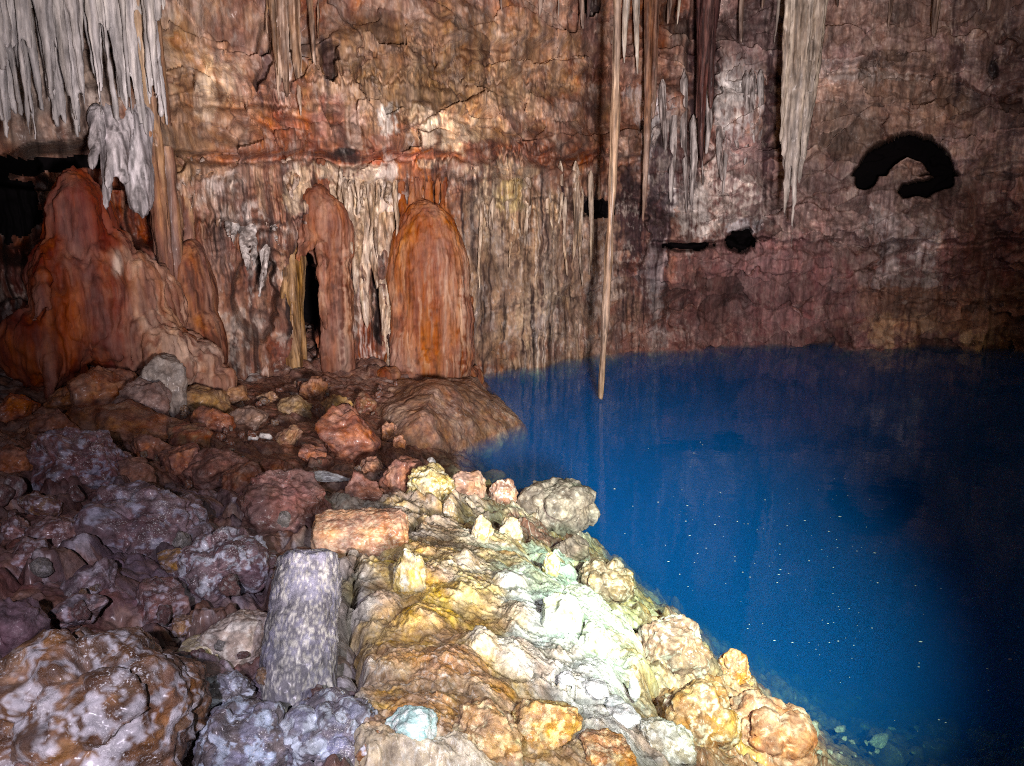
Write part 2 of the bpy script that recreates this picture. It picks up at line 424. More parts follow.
    c = paint(c, pw, qw, nz, [
        (60, 250, 130, 110, (0.20, 0.055, 0.03), 0.9), (30, 330, 120, 70, (0.11, 0.035, 0.025), 0.9), (70, 60, 110, 100, (0.26, 0.22, 0.19), .8),
        (185, 90, 32, 120, (0.30, 0.19, 0.10), .7), (225, 130, 50, 60, (0.36, 0.22, 0.14), .6),
        (300, 145, 80, 30, red, .5), (420, 175, 34, 50, rust, .75), (280, 260, 60, 90, (0.22, 0.11, 0.08), .5), (330, 350, 90, 40, (0.22, 0.07, 0.04), .7),
        (430, 60, 150, 60, tan, .6), (450, 105, 120, 40, (0.46, 0.32, 0.19), .55), (520, 270, 90, 100, (0.44, 0.33, 0.22), .55), (570, 290, 60, 80, (0.30, 0.21, 0.16), .5),
        (860, 110, 130, 60, (0.33, 0.225, 0.165), .6), (900, 20, 110, 40, (0.20, 0.145, 0.115), .6), (1000, 40, 40, 60, (0.10, .075, .07), .6),
        (880, 235, 60, 40, (0.30, 0.24, 0.23), .55), (1000, 230, 60, 60, (0.14, 0.06, 0.055), .6), (930, 310, 90, 30, (0.34, 0.21, 0.15), .55), (910, 160, 24, 18, (0.34, 0.23, 0.20), .8, .2)])
    # red seepage along the middle ledge
    band = np.exp(-((py - 153 + w1 * 9 + w2 * 8) / 6.0) ** 2) * sstep(180, 240, px) * sstep(640, 560, px)
    c = mix(c, (0.26, 0.09, 0.05), band * 0.75)
    # cream and grey runs
    run = sstep(0.05, 0.40, st1 * 0.6 + st2 * 0.6) * flute_zone * fmod
    zoneW = sstep(330, 370, pw) * sstep(640, 560, pw)
    c = mix(c, cream, run * (0.25 + 0.50 * zoneW) * sstep(130, 180, qw))
    c = mix(c, white, sstep(0.22, 0.5, st2 * 0.8 + st3 * 0.5) * flute_zone * fmod * 0.5 * zoneW * sstep(150, 190, qw))
    c = mix(c, dark, sstep(0.12, 0.42, -st1 * 0.5 - st2 * 0.6) * flute_zone * 0.75)
    c = mix(c, black, sstep(0.3, 0.55, -st2 * 0.7 - st3 * 0.5 + 0.1 * w1) * flute_zone * 0.7)
    # pale calcite blocks
    for cx, cy, rx, ry, col, k in [(425, 130, 16, 19, cream, .9), (390, 122, 12, 16, white, .85), (460, 133, 26, 15, cream, .7), (355, 122, 15, 24, (0.55, 0.36, 0.27), .8), (350, 170, 34, 22, cream, .75),
            (375, 190, 26, 40, white, .6), (300, 190, 16, 20, cream, .85), (290, 60, 18, 50, white, .55), (315, 185, 14, 14, cream, .5), (365, 230, 22, 70, cream, .7), (250, 235, 24, 40, white, .55),
            (500, 200, 30, 50, cream, .55), (540, 300, 30, 60, cream, .45), (600, 280, 20, 60, white, .35), (738, 100, 28, 60, grey, .8), (735, 90, 14, 30, white, .6), (690, 205, 30, 45, white, .65), (745, 205, 20, 40, white, .6),
            (665, 150, 18, 60, grey, .7), (640, 120, 10, 60, grey, .6), (660, 165, 10, 40, white, .7), (655, 290, 14, 60, grey, .5), (720, 180, 14, 60, white, .5), (215, 75, 30, 18, cream, .5), (220, 180, 20, 20, white, .45),
            (885, 240, 16, 40, grey, .75), (925, 245, 14, 36, grey, .7), (905, 280, 40, 10, grey, .6), (900, 330, 30, 16, (0.42, 0.29, 0.2), .6), (985, 335, 40, 12, (0.42, 0.28, 0.2), .6), (860, 75, 60, 14, grey, .45), (560, 75, 40, 40, tan, .5)]:
        dd = np.sqrt(((pw - cx) / rx) ** 2 + ((qw - cy) / ry) ** 2) + 0.45 * (st2 + nA * 0.7)
        c = mix(c, col, sstep(1.1, 0.7, dd) * k * sstep(-0.5, 0.15, st2 + nA))
    for cx, cy, rx, ry, col, k in [(427, 131, 11, 20, (.66, .52, .38), .95), (391, 122, 10, 19, (.60, .56, .50), .85), (462, 133, 24, 14, (.56, .43, .3), .8), (352, 128, 9, 22, (.62, .46, .37), .85), (330, 118, 14, 22, (.42, .2, .14), .7),
            (299, 192, 15, 24, (.62, .48, .33), .9), (350, 172, 30, 12, (.56, .44, .32), .85), (350, 196, 26, 10, (.64, .52, .38), .85), (385, 180, 12, 20, (.62, .56, .50), .7), (435, 165, 16, 6, (.6, .48, .36), .7), (215, 85, 22, 10, (.46, .35, .25), .7), (205, 100, 12, 22, (.50, .40, .30), .6),
            (500, 172, 40, 5, (.5, .38, .26), .6), (510, 195, 14, 18, (.5, .42, .2), .5), (735, 92, 22, 12, (.58, .57, .56), .8), (722, 110, 8, 26, (.58, .57, .56), .7), (693, 208, 16, 26, (.58, .55, .53), .8), (745, 226, 20, 9, (.58, .58, .62), .7), (655, 130, 10, 34, (.50, .49, .50), .8), (668, 185, 8, 30, (.62, .6, .6), .8), (658, 240, 9, 60, (.42, .39, .41), .6),
            (887, 246, 13, 34, (.42, .37, .38), .8), (925, 240, 9, 30, (.42, .37, .38), .7), (905, 282, 34, 6, (.40, .35, .36), .7), (885, 330, 12, 14, (.46, .32, .22), .8), (925, 325, 18, 10, (.42, .28, .2), .7), (975, 338, 12, 8, (.46, .33, .22), .7), (865, 76, 70, 6, (.38, .34, .32), .7), (905, 172, 14, 10, (.40, .28, .24), .9)]:
        dd = (np.abs((px + w2 * 5 + w1 * 4 - cx) / rx) ** 3.5 + np.abs((py + w1 * 4 + w2 * 4 - cy) / ry) ** 3.5) ** (1 / 3.5) + 0.16 * (nA + nB)
        c = mix(c, col, sstep(1.06, 0.88, dd) * k * sstep(-.75, -.15, st2 + .6 * nA))
    # manganese runs
    for cx, cy, rx, ry, k in [(660, 190, 16, 70, .9), (700, 70, 13, 105, .85), (645, 250, 26, 60, .6), (685, 160, 18, 60, .7), (770, 120, 8, 90, .9), (592, 60, 14, 70, .55), (575, 205, 22, 22, .6), (630, 215, 16, 50, .85), (690, 310, 8, 40, .5),
            (330, 60, 10, 30, .8), (263, 70, 5, 45, .7), (955, 50, 5, 60, .7), (1010, 80, 20, 90, .5), (345, 150, 18, 5, .9), (710, 20, 10, 60, .8)]:
        dd = np.sqrt(((px + w2 * 8 - cx) / rx) ** 2 + ((py + w1 * 12 - cy) / ry) ** 2) + 0.5 * (st2 + nA * 0.5)
        c = mix(c, (0.05, 0.028, 0.034), sstep(1.1, 0.6, dd) * k)
    c = mix(c, (.008, .007, .008), sstep(13.2, 11.4, dist + w2 * 2 + fin * 1.2 + np.where(py > 176, 5, 0) - 3 * sstep(900, 870, px)) * 0.9)  # shade inside the arched cavity, painted near-black
    for cx, cy, rx, ry in [(308, 320, 11, 52), (262, 268, 9, 22), (378, 310, 4, 40), (12, 205, 34, 40), (288, 300, 4, 40), (345, 150, 14, 4), (600, 208, 18, 10), (688, 246, 26, 5), (742, 240, 15, 11), (588, 205, 13, 9), (590, 8, 10, 18), (995, 68, 7, 12)]:  # shade of the alcoves and slits, painted black into the wall colour
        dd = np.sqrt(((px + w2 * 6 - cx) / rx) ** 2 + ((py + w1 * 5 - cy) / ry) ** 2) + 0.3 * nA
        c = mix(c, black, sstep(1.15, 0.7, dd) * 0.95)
    # clay in the joints
    c = mix(c, (0.13, 0.055, 0.04), sstep(0.04, 0.01, edge) * blocky * crk * 0.7)
    c = mix(c, (0.14, 0.07, 0.055), sstep(0.04, 0.01, edgeb) * blocky * crk2 * 0.5)
    # grain: pale crystalline and dark weathered flecks drawn out along the drip direction
    g1 = fbm(stack(S * 10 + w2 * .4, Z * 4.5, S * 0), 4, 73, .65); g2 = fbm(stack(S * 22, Z * 8, S * 0), 3, 75, .65)
    c = mix(c, (0.52, 0.46, 0.41), sstep(.28, .62, g1 * .55 + g2 * .35 + .55 * n0 + .1) * (.22 + .28 * flute_zone) * (1 - .5 * lowright))
    c = mix(c, (0.085, 0.05, 0.042), sstep(.22, .55, -g1 * .55 - g2 * .3 - .5 * n0 + .05) * (.3 + .3 * flute_zone))
    c = c * (1 + 0.14 * nB + 0.20 * nA + .12 * g2)[:, None]
    c = c * (1 + 0.18 * st3 + .2 * st2)[:, None]
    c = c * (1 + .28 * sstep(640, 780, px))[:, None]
    tone = (cid - .5) * blocky * 1.0 + (cidb - .5) * blocky * .7
    c = c * np.clip(1 + tone, .45, 1.7)[:, None]
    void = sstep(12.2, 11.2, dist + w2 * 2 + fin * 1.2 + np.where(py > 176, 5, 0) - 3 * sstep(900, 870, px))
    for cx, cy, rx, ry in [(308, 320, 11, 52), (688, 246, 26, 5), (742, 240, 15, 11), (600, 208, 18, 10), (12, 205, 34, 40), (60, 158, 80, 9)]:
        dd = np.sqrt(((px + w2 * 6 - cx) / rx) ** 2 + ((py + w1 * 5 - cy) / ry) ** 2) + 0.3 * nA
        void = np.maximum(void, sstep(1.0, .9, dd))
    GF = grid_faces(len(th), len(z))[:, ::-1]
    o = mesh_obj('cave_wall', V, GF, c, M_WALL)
    mb = bpy.data.materials.new('painted_shade_black'); mb.use_nodes = True; pb = mb.node_tree.nodes['Principled BSDF']  # painted shade: matte black makes the hollows read dark
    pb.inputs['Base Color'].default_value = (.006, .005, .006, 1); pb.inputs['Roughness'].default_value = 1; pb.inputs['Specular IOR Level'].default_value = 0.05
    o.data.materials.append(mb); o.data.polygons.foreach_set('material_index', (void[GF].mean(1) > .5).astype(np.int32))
    tag(o, 'stained limestone cave wall with ledges and dripstone runs around the lake', 'cave wall', kind='structure')

# ---------------------------------------------------------------- ceiling
def build_ceiling():
    th = np.linspace(-1.3, 1.25, 260); r = np.linspace(7.5, 23, 150)
    TH, R = np.meshgrid(th, r, indexing='ij'); TH = TH.ravel(); R = R.ravel()
    x, y = R * np.sin(TH), R * np.cos(TH); q = stack(x, y, x * 0)
    z = 9.15 + fbm(q * F32(.3), 4, 81) * 0.5 + 0.25 * ridge(q * F32(1.0), 3, 85)
    c = np.tile(np.array([0.24, 0.16, 0.11], F32), (len(x), 1)); c = mix(c, (0.40, .32, .26), sstep(0, .5, fbm(q, 4, 88)))
    o = mesh_obj('cave_ceiling', np.stack([x, y, z], -1), grid_faces(len(th), len(r)), c, M_WALL)
    tag(o, 'rough limestone ceiling of the chamber above the lake', 'cave ceiling', kind='structure')

# ---------------------------------------------------------------- cave floor and lake bed
TURQ, WHITE_, YEL, OCH, PINK, PURP, BLUEG, MUD = (0.50,0.66,0.60), (0.68,0.70,0.62), (0.50,0.37,0.085), (0.38,0.20,0.065), (0.48,0.30,0.22), (0.155,0.075,0.07), (0.16,0.18,0.27), (0.17,0.068,0.045)
def ground_paint(c, px, py, nz):
    return paint(c, px, py, nz, [
        (230, 430, 190, 50, (0.19, 0.082, 0.055), .9), (90, 540, 130, 90, PURP, .9), (160, 540, 90, 60, (0.16, 0.14, 0.19), .6), (230, 560, 50, 40, (0.20, .16, .20), .6),  # violet entries put the haze over the left rubble into the colour
        (60, 700, 160, 80, (0.11, 0.085, 0.09), .8), (290, 720, 120, 60, BLUEG, .8), (350, 620, 50, 70, (0.30, 0.29, 0.30), .8),
        (400, 550, 90, 40, (0.40, 0.39, 0.34), .8), (470, 510, 70, 40, (0.45, 0.38, 0.28), .8), (440, 590, 80, 60, (0.46, 0.37, 0.20), .8), (560, 610, 90, 70, TURQ, .85), (500, 590, 60, 60, (0.62, 0.66, 0.56), .7),
        (430, 640, 60, 50, OCH, .75), (415, 590, 40, 40, YEL, .8), (480, 600, 30, 40, YEL, .5), (430, 700, 70, 60, (0.30, 0.17, 0.07), .8), (500, 680, 40, 50, YEL, .6), (530, 730, 50, 40, OCH, .7),
        (620, 570, 40, 40, (0.30, .22, .12), .7), (640, 630, 40, 50, (0.44, .36, .18), .7), (600, 690, 60, 50, (0.62, 0.70, 0.64), .8), (650, 740, 50, 40, (0.42, .46, .40), .7), (660, 700, 40, 40, OCH, .7), (700, 660, 50, 50, PINK, .8), (720, 730, 60, 50, (0.46, .24, .11), .7), (780, 740, 60, 50, (0.55, .28, .18), .85)])

def build_ground():
    th = np.concatenate([np.linspace(-1.45, -0.66, 120, endpoint=False), np.linspace(-0.66, 0.66, 1000, endpoint=False), np.linspace(0.66, 1.45, 120)])
    r = np.exp(np.linspace(math.log(0.4), math.log(2.0), 60, endpoint=False)); r = np.concatenate([r, np.exp(np.linspace(math.log(2.0), math.log(14.5), 720, endpoint=False)), np.linspace(14.5, 25, 70)])
    TH, R = np.meshgrid(th, r, indexing='ij'); TH = TH.ravel(); R = R.ravel()
    x, y = R * np.sin(TH), R * np.cos(TH)
    z = ground_z(x, y); q = stack(x, y, z)
    px, py = project(np.stack([x, y, z], -1))
    w1 = fbm(q * F32(1.3), 3, 101); w2 = fbm(q * F32(4), 3, 103)
    pw, qw = px + w1 * 30 + w2 * 12, py + w1 * 20 + w2 * 9
    crust = sstep(360, 420, pw + (qw - 560) * -0.2) * sstep(470, 500, qw) * sstep(-0.25, 0.0, z)
    rub = (1 - crust)
    lit = sstep(700, 560, py)
    # rubble stones
    f1, f2, cid = worley(stack(x * 2.9 + w1 * .4, y * 2.9 + w2 * .2, z * 2.9), 107)
    g1, g2, gid = worley(stack(x * 11 + w2 * .2, y * 11, z * 11), 109)
    stone = sstep(0.0, 0.30, f2 - f1) * cid; st = sstep(0.0, 0.28, g2 - g1) * gid
    near = sstep(12, 6, R)
    d = rub * (0.21 * (stone - .35) + 0.05 * (st - .3)) * (0.45 + 0.25 * near) + 0.08 * w1 + 0.03 * w2
    mudz = np.exp(-(((px - 230) / 110) ** 2 + ((py - 432) / 40) ** 2)); d *= 1 - 0.55 * mudz
    # popcorn crust
    k1, k2, kid = worley(stack(x * 6.0 + w2 * .35, y * 6.0 + w1 * .3, z * 6), 113)
    knob = np.sqrt(np.clip(1 - (k1 / 0.75) ** 2, 0, 1)) * (0.3 + kid)
    k3, k4, kid2 = worley(stack(x * 17, y * 17, z * 17), 117)
    knob2 = np.sqrt(np.clip(1 - (k3 / 0.8) ** 2, 0, 1)) * (0.3 + kid2)
    rg = ridge(stack(x * 2.1 + w2 * .2, y * 2.1, z * 2.1), 4, 119)
    d += crust * (0.042 * (knob - .4) * sstep(-.2, .3, w2 + w1) + 0.012 * knob2 + 0.085 * (rg - 0.5) + .05 * (ridge(stack(x * 5 + w2 * .5, y * 5 + w1 * .4, z * 5), 4, 123, .6) - .4) + .07 * fbm(stack(x * 2.4, y * 2.4, z * 2.4), 4, 125, .6))
    d += 0.012 * fbm(q * F32(14), 3, 121)
    z2 = z + d - .16 * sstep(0, 30, mound_mask(px, py))
    nz = fbm(q * F32(2.2), 4, 131) * 0.8 + w2 * 0.4
    c = np.tile(np.array([0.19, 0.10, 0.075], F32), (len(x), 1))
    c = ground_paint(c, pw, qw, nz)
    nA = fbm(q * F32(7), 4, 135); nB = fbm(q * F32(22), 3, 139)
    c = mix(c, (0.10, 0.06, 0.055), rub * sstep(.55, .9, cid) * .5); c = mix(c, (0.30, 0.18, 0.13), rub * sstep(.3, .1, gid) * .5)
    vein = sstep(0.80, 0.95, ridge(q * F32(5.0), 3, 141)); vein2 = sstep(0.82, .96, ridge(q * F32(12.0), 2, 143))
    c = mix(c, (0.72, 0.73, 0.66), crust * (vein * .6 + vein2 * .35) * sstep(-.25, .3, nA))
    c = mix(c, (0.48, 0.34, 0.10), crust * sstep(.15, .5, fbm(q * F32(3.3), 3, 147)) * .55)
    c = mix(c, (0.26, 0.15, 0.07), crust * sstep(.2, .55, fbm(q * F32(3.7), 3, 149)) * .6)
    c = mix(c, (0.42, 0.40, 0.44), rub * sstep(.35, .6, nA + .2 * nB) * .5 * sstep(470, 520, py))
    bed = sstep(0.02, -0.25, z2)
    c = mix(c, (0.16, 0.13, 0.11), bed * (0.8 + .2 * nA)); c = mix(c, (0.17, 0.09, 0.07), bed * sstep(620, 480, px) * sstep(500, 440, py) * .7)
    c = c * (1 + .30 * nA + .25 * nB)[:, None]
    rv = ridge(stack(x * 26 + w2, y * 26, z * 26), 2, 151)
    c = mix(c, (0.76, 0.78, 0.72), crust * sstep(.72, .95, rv) * .45); c = mix(c, (0.22, .16, .08), crust * sstep(.0, -.3, rv) * .4)
    o = mesh_obj('cave_floor', np.stack([x, y, z2], -1), grid_faces(len(th), len(r))[:, ::-1], c, M_GROUND)
    tag(o, 'uneven rocky cave floor running down into the lake', 'cave floor', kind='structure')


MOUND_EDGE = [(402, 516), (436, 496), (500, 496), (545, 548), (602, 572), (648, 618), (668, 680), (705, 800), (352, 800), (352, 700), (332, 610), (350, 566)]
MOUND_BUMPS = [   # (px, py, w, h, colour, colour 2): lobes of the flowstone itself
    (422, 612, 62, 60, (0.40, .26, .09), (0.52, .38, .17)), (447, 612, 34, 42, (0.50, .36, .10), (0.6, .45, .14)), (462, 556, 50, 30, (0.46, .42, .28), (0.54, .5, .34)),
    (511, 582, 36, 34, (0.50, .58, .54), (0.6, .66, .62)), (478, 588, 56, 24, (0.50, .42, .16), (0.6, .52, .26)), (490, 690, 56, 56, (0.36, .22, .08), (0.56, .5, .36)), (445, 668, 80, 50, (0.34, .19, .09), (0.42, .26, .13)),
    (400, 660, 50, 70, (0.30, .20, .11), (0.38, .28, .16)), (430, 720, 80, 50, (0.26, .14, .06), (0.36, .21, .1)), (560, 668, 34, 30, (0.58, .62, .5), (0.68, .72, .66)), (655, 590, 40, 34, (0.32, .23, .13), (0.42, .33, .2)),
    (628, 590, 32, 28, (0.40, .32, .15), (0.48, .4, .22)), (640, 660, 40, 54, (0.42, .36, .16), (0.48, .4, .2)), (450, 512, 30, 22, (0.44, .36, .22), (0.5, .42, .28)), (520, 650, 60, 40, (0.52, .48, .34), (0.64, .66, .58)),
    (600, 680, 60, 40, (0.60, .66, .62), (0.68, .72, .68)), (380, 600, 50, 60, (0.36, .35, .31), (0.44, .42, .36)), (540, 545, 46, 30, (0.42, .34, .2), (0.5, .44, .28)), (590, 600, 50, 36, (0.42, .38, .22), (0.5, .48, .32)), (610, 730, 70, 40, (0.48, .52, .46), (0.6, .64, .58)),
    (530, 610, 60, 46, (0.58, .66, .62), (0.66, .72, .68)), (480, 640, 50, 40, (0.46, .36, .16), (0.6, .56, .4))]

def mound_mask(px, py):
    P = np.array(MOUND_EDGE, float); n = len(P)
    ins = np.zeros(px.shape, bool); dist = np.full(px.shape, 1e9)
    for i in range(n):
        x0, y0 = P[i]; x1, y1 = P[(i + 1) % n]
        ux, uy = x1 - x0, y1 - y0
        t = np.clip(((px - x0) * ux + (py - y0) * uy) / (ux * ux + uy * uy), 0, 1)
        dist = np.minimum(dist, np.hypot(px - x0 - t * ux, py - y0 - t * uy))
        c = (y0 > py) != (y1 > py)
        ins ^= c & (px < (x1 - x0) * (py - y0) / ((y1 - y0) if y1 != y0 else 1e-9) + x0)
    return np.where(ins, dist, -dist)

def build_mound():
    th = np.linspace(-0.26, 0.34, 640); r = np.exp(np.linspace(math.log(1.7), math.log(7.4), 820))
    TH, R = np.meshgrid(th, r, indexing='ij'); TH = TH.ravel(); R = R.ravel()
    x, y = R * np.sin(TH), R * np.cos(TH); z = ground_z(x, y); q = stack(x, y, z)
    px, py = project(np.stack([x, y, z], -1))
    w1 = fbm(q * F32(1.3), 3, 901); w2 = fbm(q * F32(4), 4, 903); w3 = fbm(q * F32(11), 4, 905)
    m = sstep(-14, 26, mound_mask(px + w2 * 14 + w1 * 8, py + w1 * 12 + w2 * 8))
    pw, qw = px + w1 * 16 + w2 * 12, py + w1 * 12 + w2 * 9
    nz = fbm(q * F32(2.4), 4, 907) * .7 + w2 * .4
    c = np.tile(np.array([0.40, 0.34, 0.24], F32), (len(x), 1)); c = ground_paint(c, pw, qw, nz)
    bump = np.zeros(len(x)); 
    for k, (bx, by, bw, bh, A, B) in enumerate(MOUND_BUMPS):
        g, t = on_ground(bx, by + bh * .15); ra = bw * t / FPX / 2; hb = min(bh * t / FPX * .26, ra * .55)
        d = np.hypot(x - g[0], (y - g[1]) * .8) / ra + .22 * w2 + .08 * w3
        b_ = hb * np.clip(1 - d * d, 0, 1) ** .8
        bump = np.maximum(bump, b_) + .25 * np.minimum(bump, b_)
        col = mix(np.tile(np.asarray(A, F32), (len(x), 1)), B, sstep(-.2, .3, nz + .5 * w3))
        mk = sstep(1.25, .7, d + .3 * nz)[:, None] * .8; c = c * (1 - mk) + col * mk
    u = x * .75 - y * .66; v = x * .66 + y * .75
    flow = ridge(stack(u * 2.2 + w2 * .3, v * 6.5 + w1 * .5, z * 0), 4, 911, .6)
    fine = ridge(stack(x * 13 + w2 * 1.1, y * 13 + w3 * .6, z * 13), 4, 913, .6)
    k1, k2, kid = worley(stack(x * 8 + w2 * .8, y * 8 + w3 * .5, z * 8), 915)
    pop = np.clip(1 - (k1 / .7) ** 2, 0, 1) * kid * sstep(.0, .4, w2 + w1)
    d = bump + .075 * w1 + .034 * w2 + .012 * w3 + .028 * (flow - .5) + .013 * (fine - .5) + .028 * pop + .005 * fbm(q * F32(45), 3, 917)
    # open crack
    ck = np.full(len(x), 1e9)
    for (ax, ay), (bx, by) in zip([(538, 678), (552, 684), (562, 683), (575, 697), (592, 704)], [(552, 684), (562, 683), (575, 697), (592, 704), (604, 712)]):
        ux, uy = bx - ax, by - ay; t = np.clip(((px - ax) * ux + (py - ay) * uy) / (ux * ux + uy * uy), 0, 1)
        ck = np.minimum(ck, np.hypot(px + w3 * 5 - ax - t * ux, py + w3 * 4 - ay - t * uy))
    d -= .16 * sstep(5.0, 2.0, ck)
    z2 = z + m * (.02 + d) - (1 - m) * .34
    nA = fbm(q * F32(9), 4, 921); nB = fbm(q * F32(26), 3, 923)
    wv = w3 * .9
    c = mix(c, (0.74, 0.77, 0.72), sstep(.66, .93, ridge(stack(x * 5 + wv, y * 5 + w2, z * 5), 4, 925, .65)) * .55 * sstep(-.35, .15, w1 + .4 * nA))
    c = mix(c, (0.74, 0.76, 0.70), sstep(.62, .95, fine) * .22)
    c = mix(c, (0.56, 0.62, 0.60), sstep(.15, .5, nA + .4 * nB) * .3 * sstep(430, 520, pw))
    c = mix(c, (0.30, 0.20, 0.09), sstep(.15, .5, -nA - .4 * nB + .2 * w1) * .45)
    c = mix(c, (0.46, 0.30, 0.07), sstep(.0, .4, fbm(q * F32(2.6), 5, 927)) * .6 * sstep(640, 560, pw)); c = mix(c, (0.36, .19, .08), sstep(.05, .4, fbm(q * F32(3.4), 4, 929)) * .45)
    hot_spot = sstep(1.1, .3, np.hypot((pw - 572) / 75, (qw - 620) / 80) + .3 * nz); c = mix(c, (0.62, .74, .70), hot_spot * .6)  # pale cyan torch hot spot painted into the crust colour
    c = mix(c, (.05, .045, .04), sstep(4.0, 2.0, ck) * .8)  # shade down in the crack, painted dark
    c = c * (1 + .25 * nA + .28 * nB)[:, None]
    F = grid_faces(len(th), len(r))[:, ::-1]
    F = F[(m[F] > .02).any(1)]
    used = np.unique(F); ren = np.full(len(x), -1); ren[used] = np.arange(len(used))
    o = mesh_obj('flowstone_mound', np.stack([x, y, z2], -1)[used], ren[F], c[used], M_CRUST)
    tag(o, 'lumpy pale yellow and bluish-white crusted flowstone mound sloping to the lake', 'flowstone')

# ---------------------------------------------------------------- lake
def build_water():
    m = bpy.data.materials.new('lake_water'); m.use_nodes = True
    nt = m.node_tree; N = nt.nodes; L = nt.links
    N.remove(N['Principled BSDF']); out = N['Material Output']
    tr = N.new('ShaderNodeBsdfTransparent'); gl = N.new('ShaderNodeBsdfGlossy'); gl.inputs['Roughness'].default_value = 0.05
    fr = N.new('ShaderNodeFresnel'); fr.inputs['IOR'].default_value = 1.14
    ns = N.new('ShaderNodeTexNoise'); ns.inputs['Scale'].default_value = 2.2; ns.inputs['Detail'].default_value = 3
    tc = N.new('ShaderNodeTexCoord'); L.new(tc.outputs['Object'], ns.inputs['Vector'])
    bp = N.new('ShaderNodeBump'); bp.inputs['Strength'].default_value = 0.10; bp.inputs['Distance'].default_value = 0.04
    L.new(ns.outputs['Fac'], bp.inputs['Height']); L.new(bp.outputs[0], gl.inputs['Normal'])
    mx = N.new('ShaderNodeMixShader'); 
    ge = N.new('ShaderNodeNewGeometry'); inv = N.new('ShaderNodeMath'); inv.operation = 'SUBTRACT'; inv.inputs[0].default_value = 1; L.new(ge.outputs['Backfacing'], inv.inputs[1])
    fm = N.new('ShaderNodeMath'); fm.operation = 'MULTIPLY'; L.new(fr.outputs[0], fm.inputs[0]); L.new(inv.outputs[0], fm.inputs[1])   # mirror only on the air side
    L.new(fm.outputs[0], mx.inputs[0]); L.new(tr.outputs[0], mx.inputs[1]); L.new(gl.outputs[0], mx.inputs[2])
    L.new(mx.outputs[0], out.inputs['Surface'])
    vs = N.new('ShaderNodeVolumeScatter'); va = N.new('ShaderNodeVolumeAbsorption'); ad = N.new('ShaderNodeAddShader')
    vs.inputs['Color'].default_value = (0.008, 0.21, 1.0, 1); vs.inputs['Density'].default_value = 0.72; vs.inputs['Anisotropy'].default_value = -0.1
    va.inputs['Color'].default_value = (0.1, 0.55, 0.72, 1); va.inputs['Density'].default_value = 1.2
    L.new(vs.outputs[0], ad.inputs[0]); L.new(va.outputs[0], ad.inputs[1]); L.new(ad.outputs[0], out.inputs['Volume'])
    bm = bmesh.new(); bmesh.ops.create_cube(bm, size=1)
    for v in bm.verts:
        v.co.x = 22 if v.co.x > 0 else -9; v.co.y = 27 if v.co.y > 0 else -6; v.co.z = 0 if v.co.z > 0 else -9
    me = bpy.data.meshes.new('lake_water'); bm.to_mesh(me); bm.free(); me.materials.append(m)
    o = bpy.data.objects.new('lake_water', me); COL.objects.link(o)
    tag(o, 'still deep blue lake water at the foot of the cave wall', 'water', kind='structure')

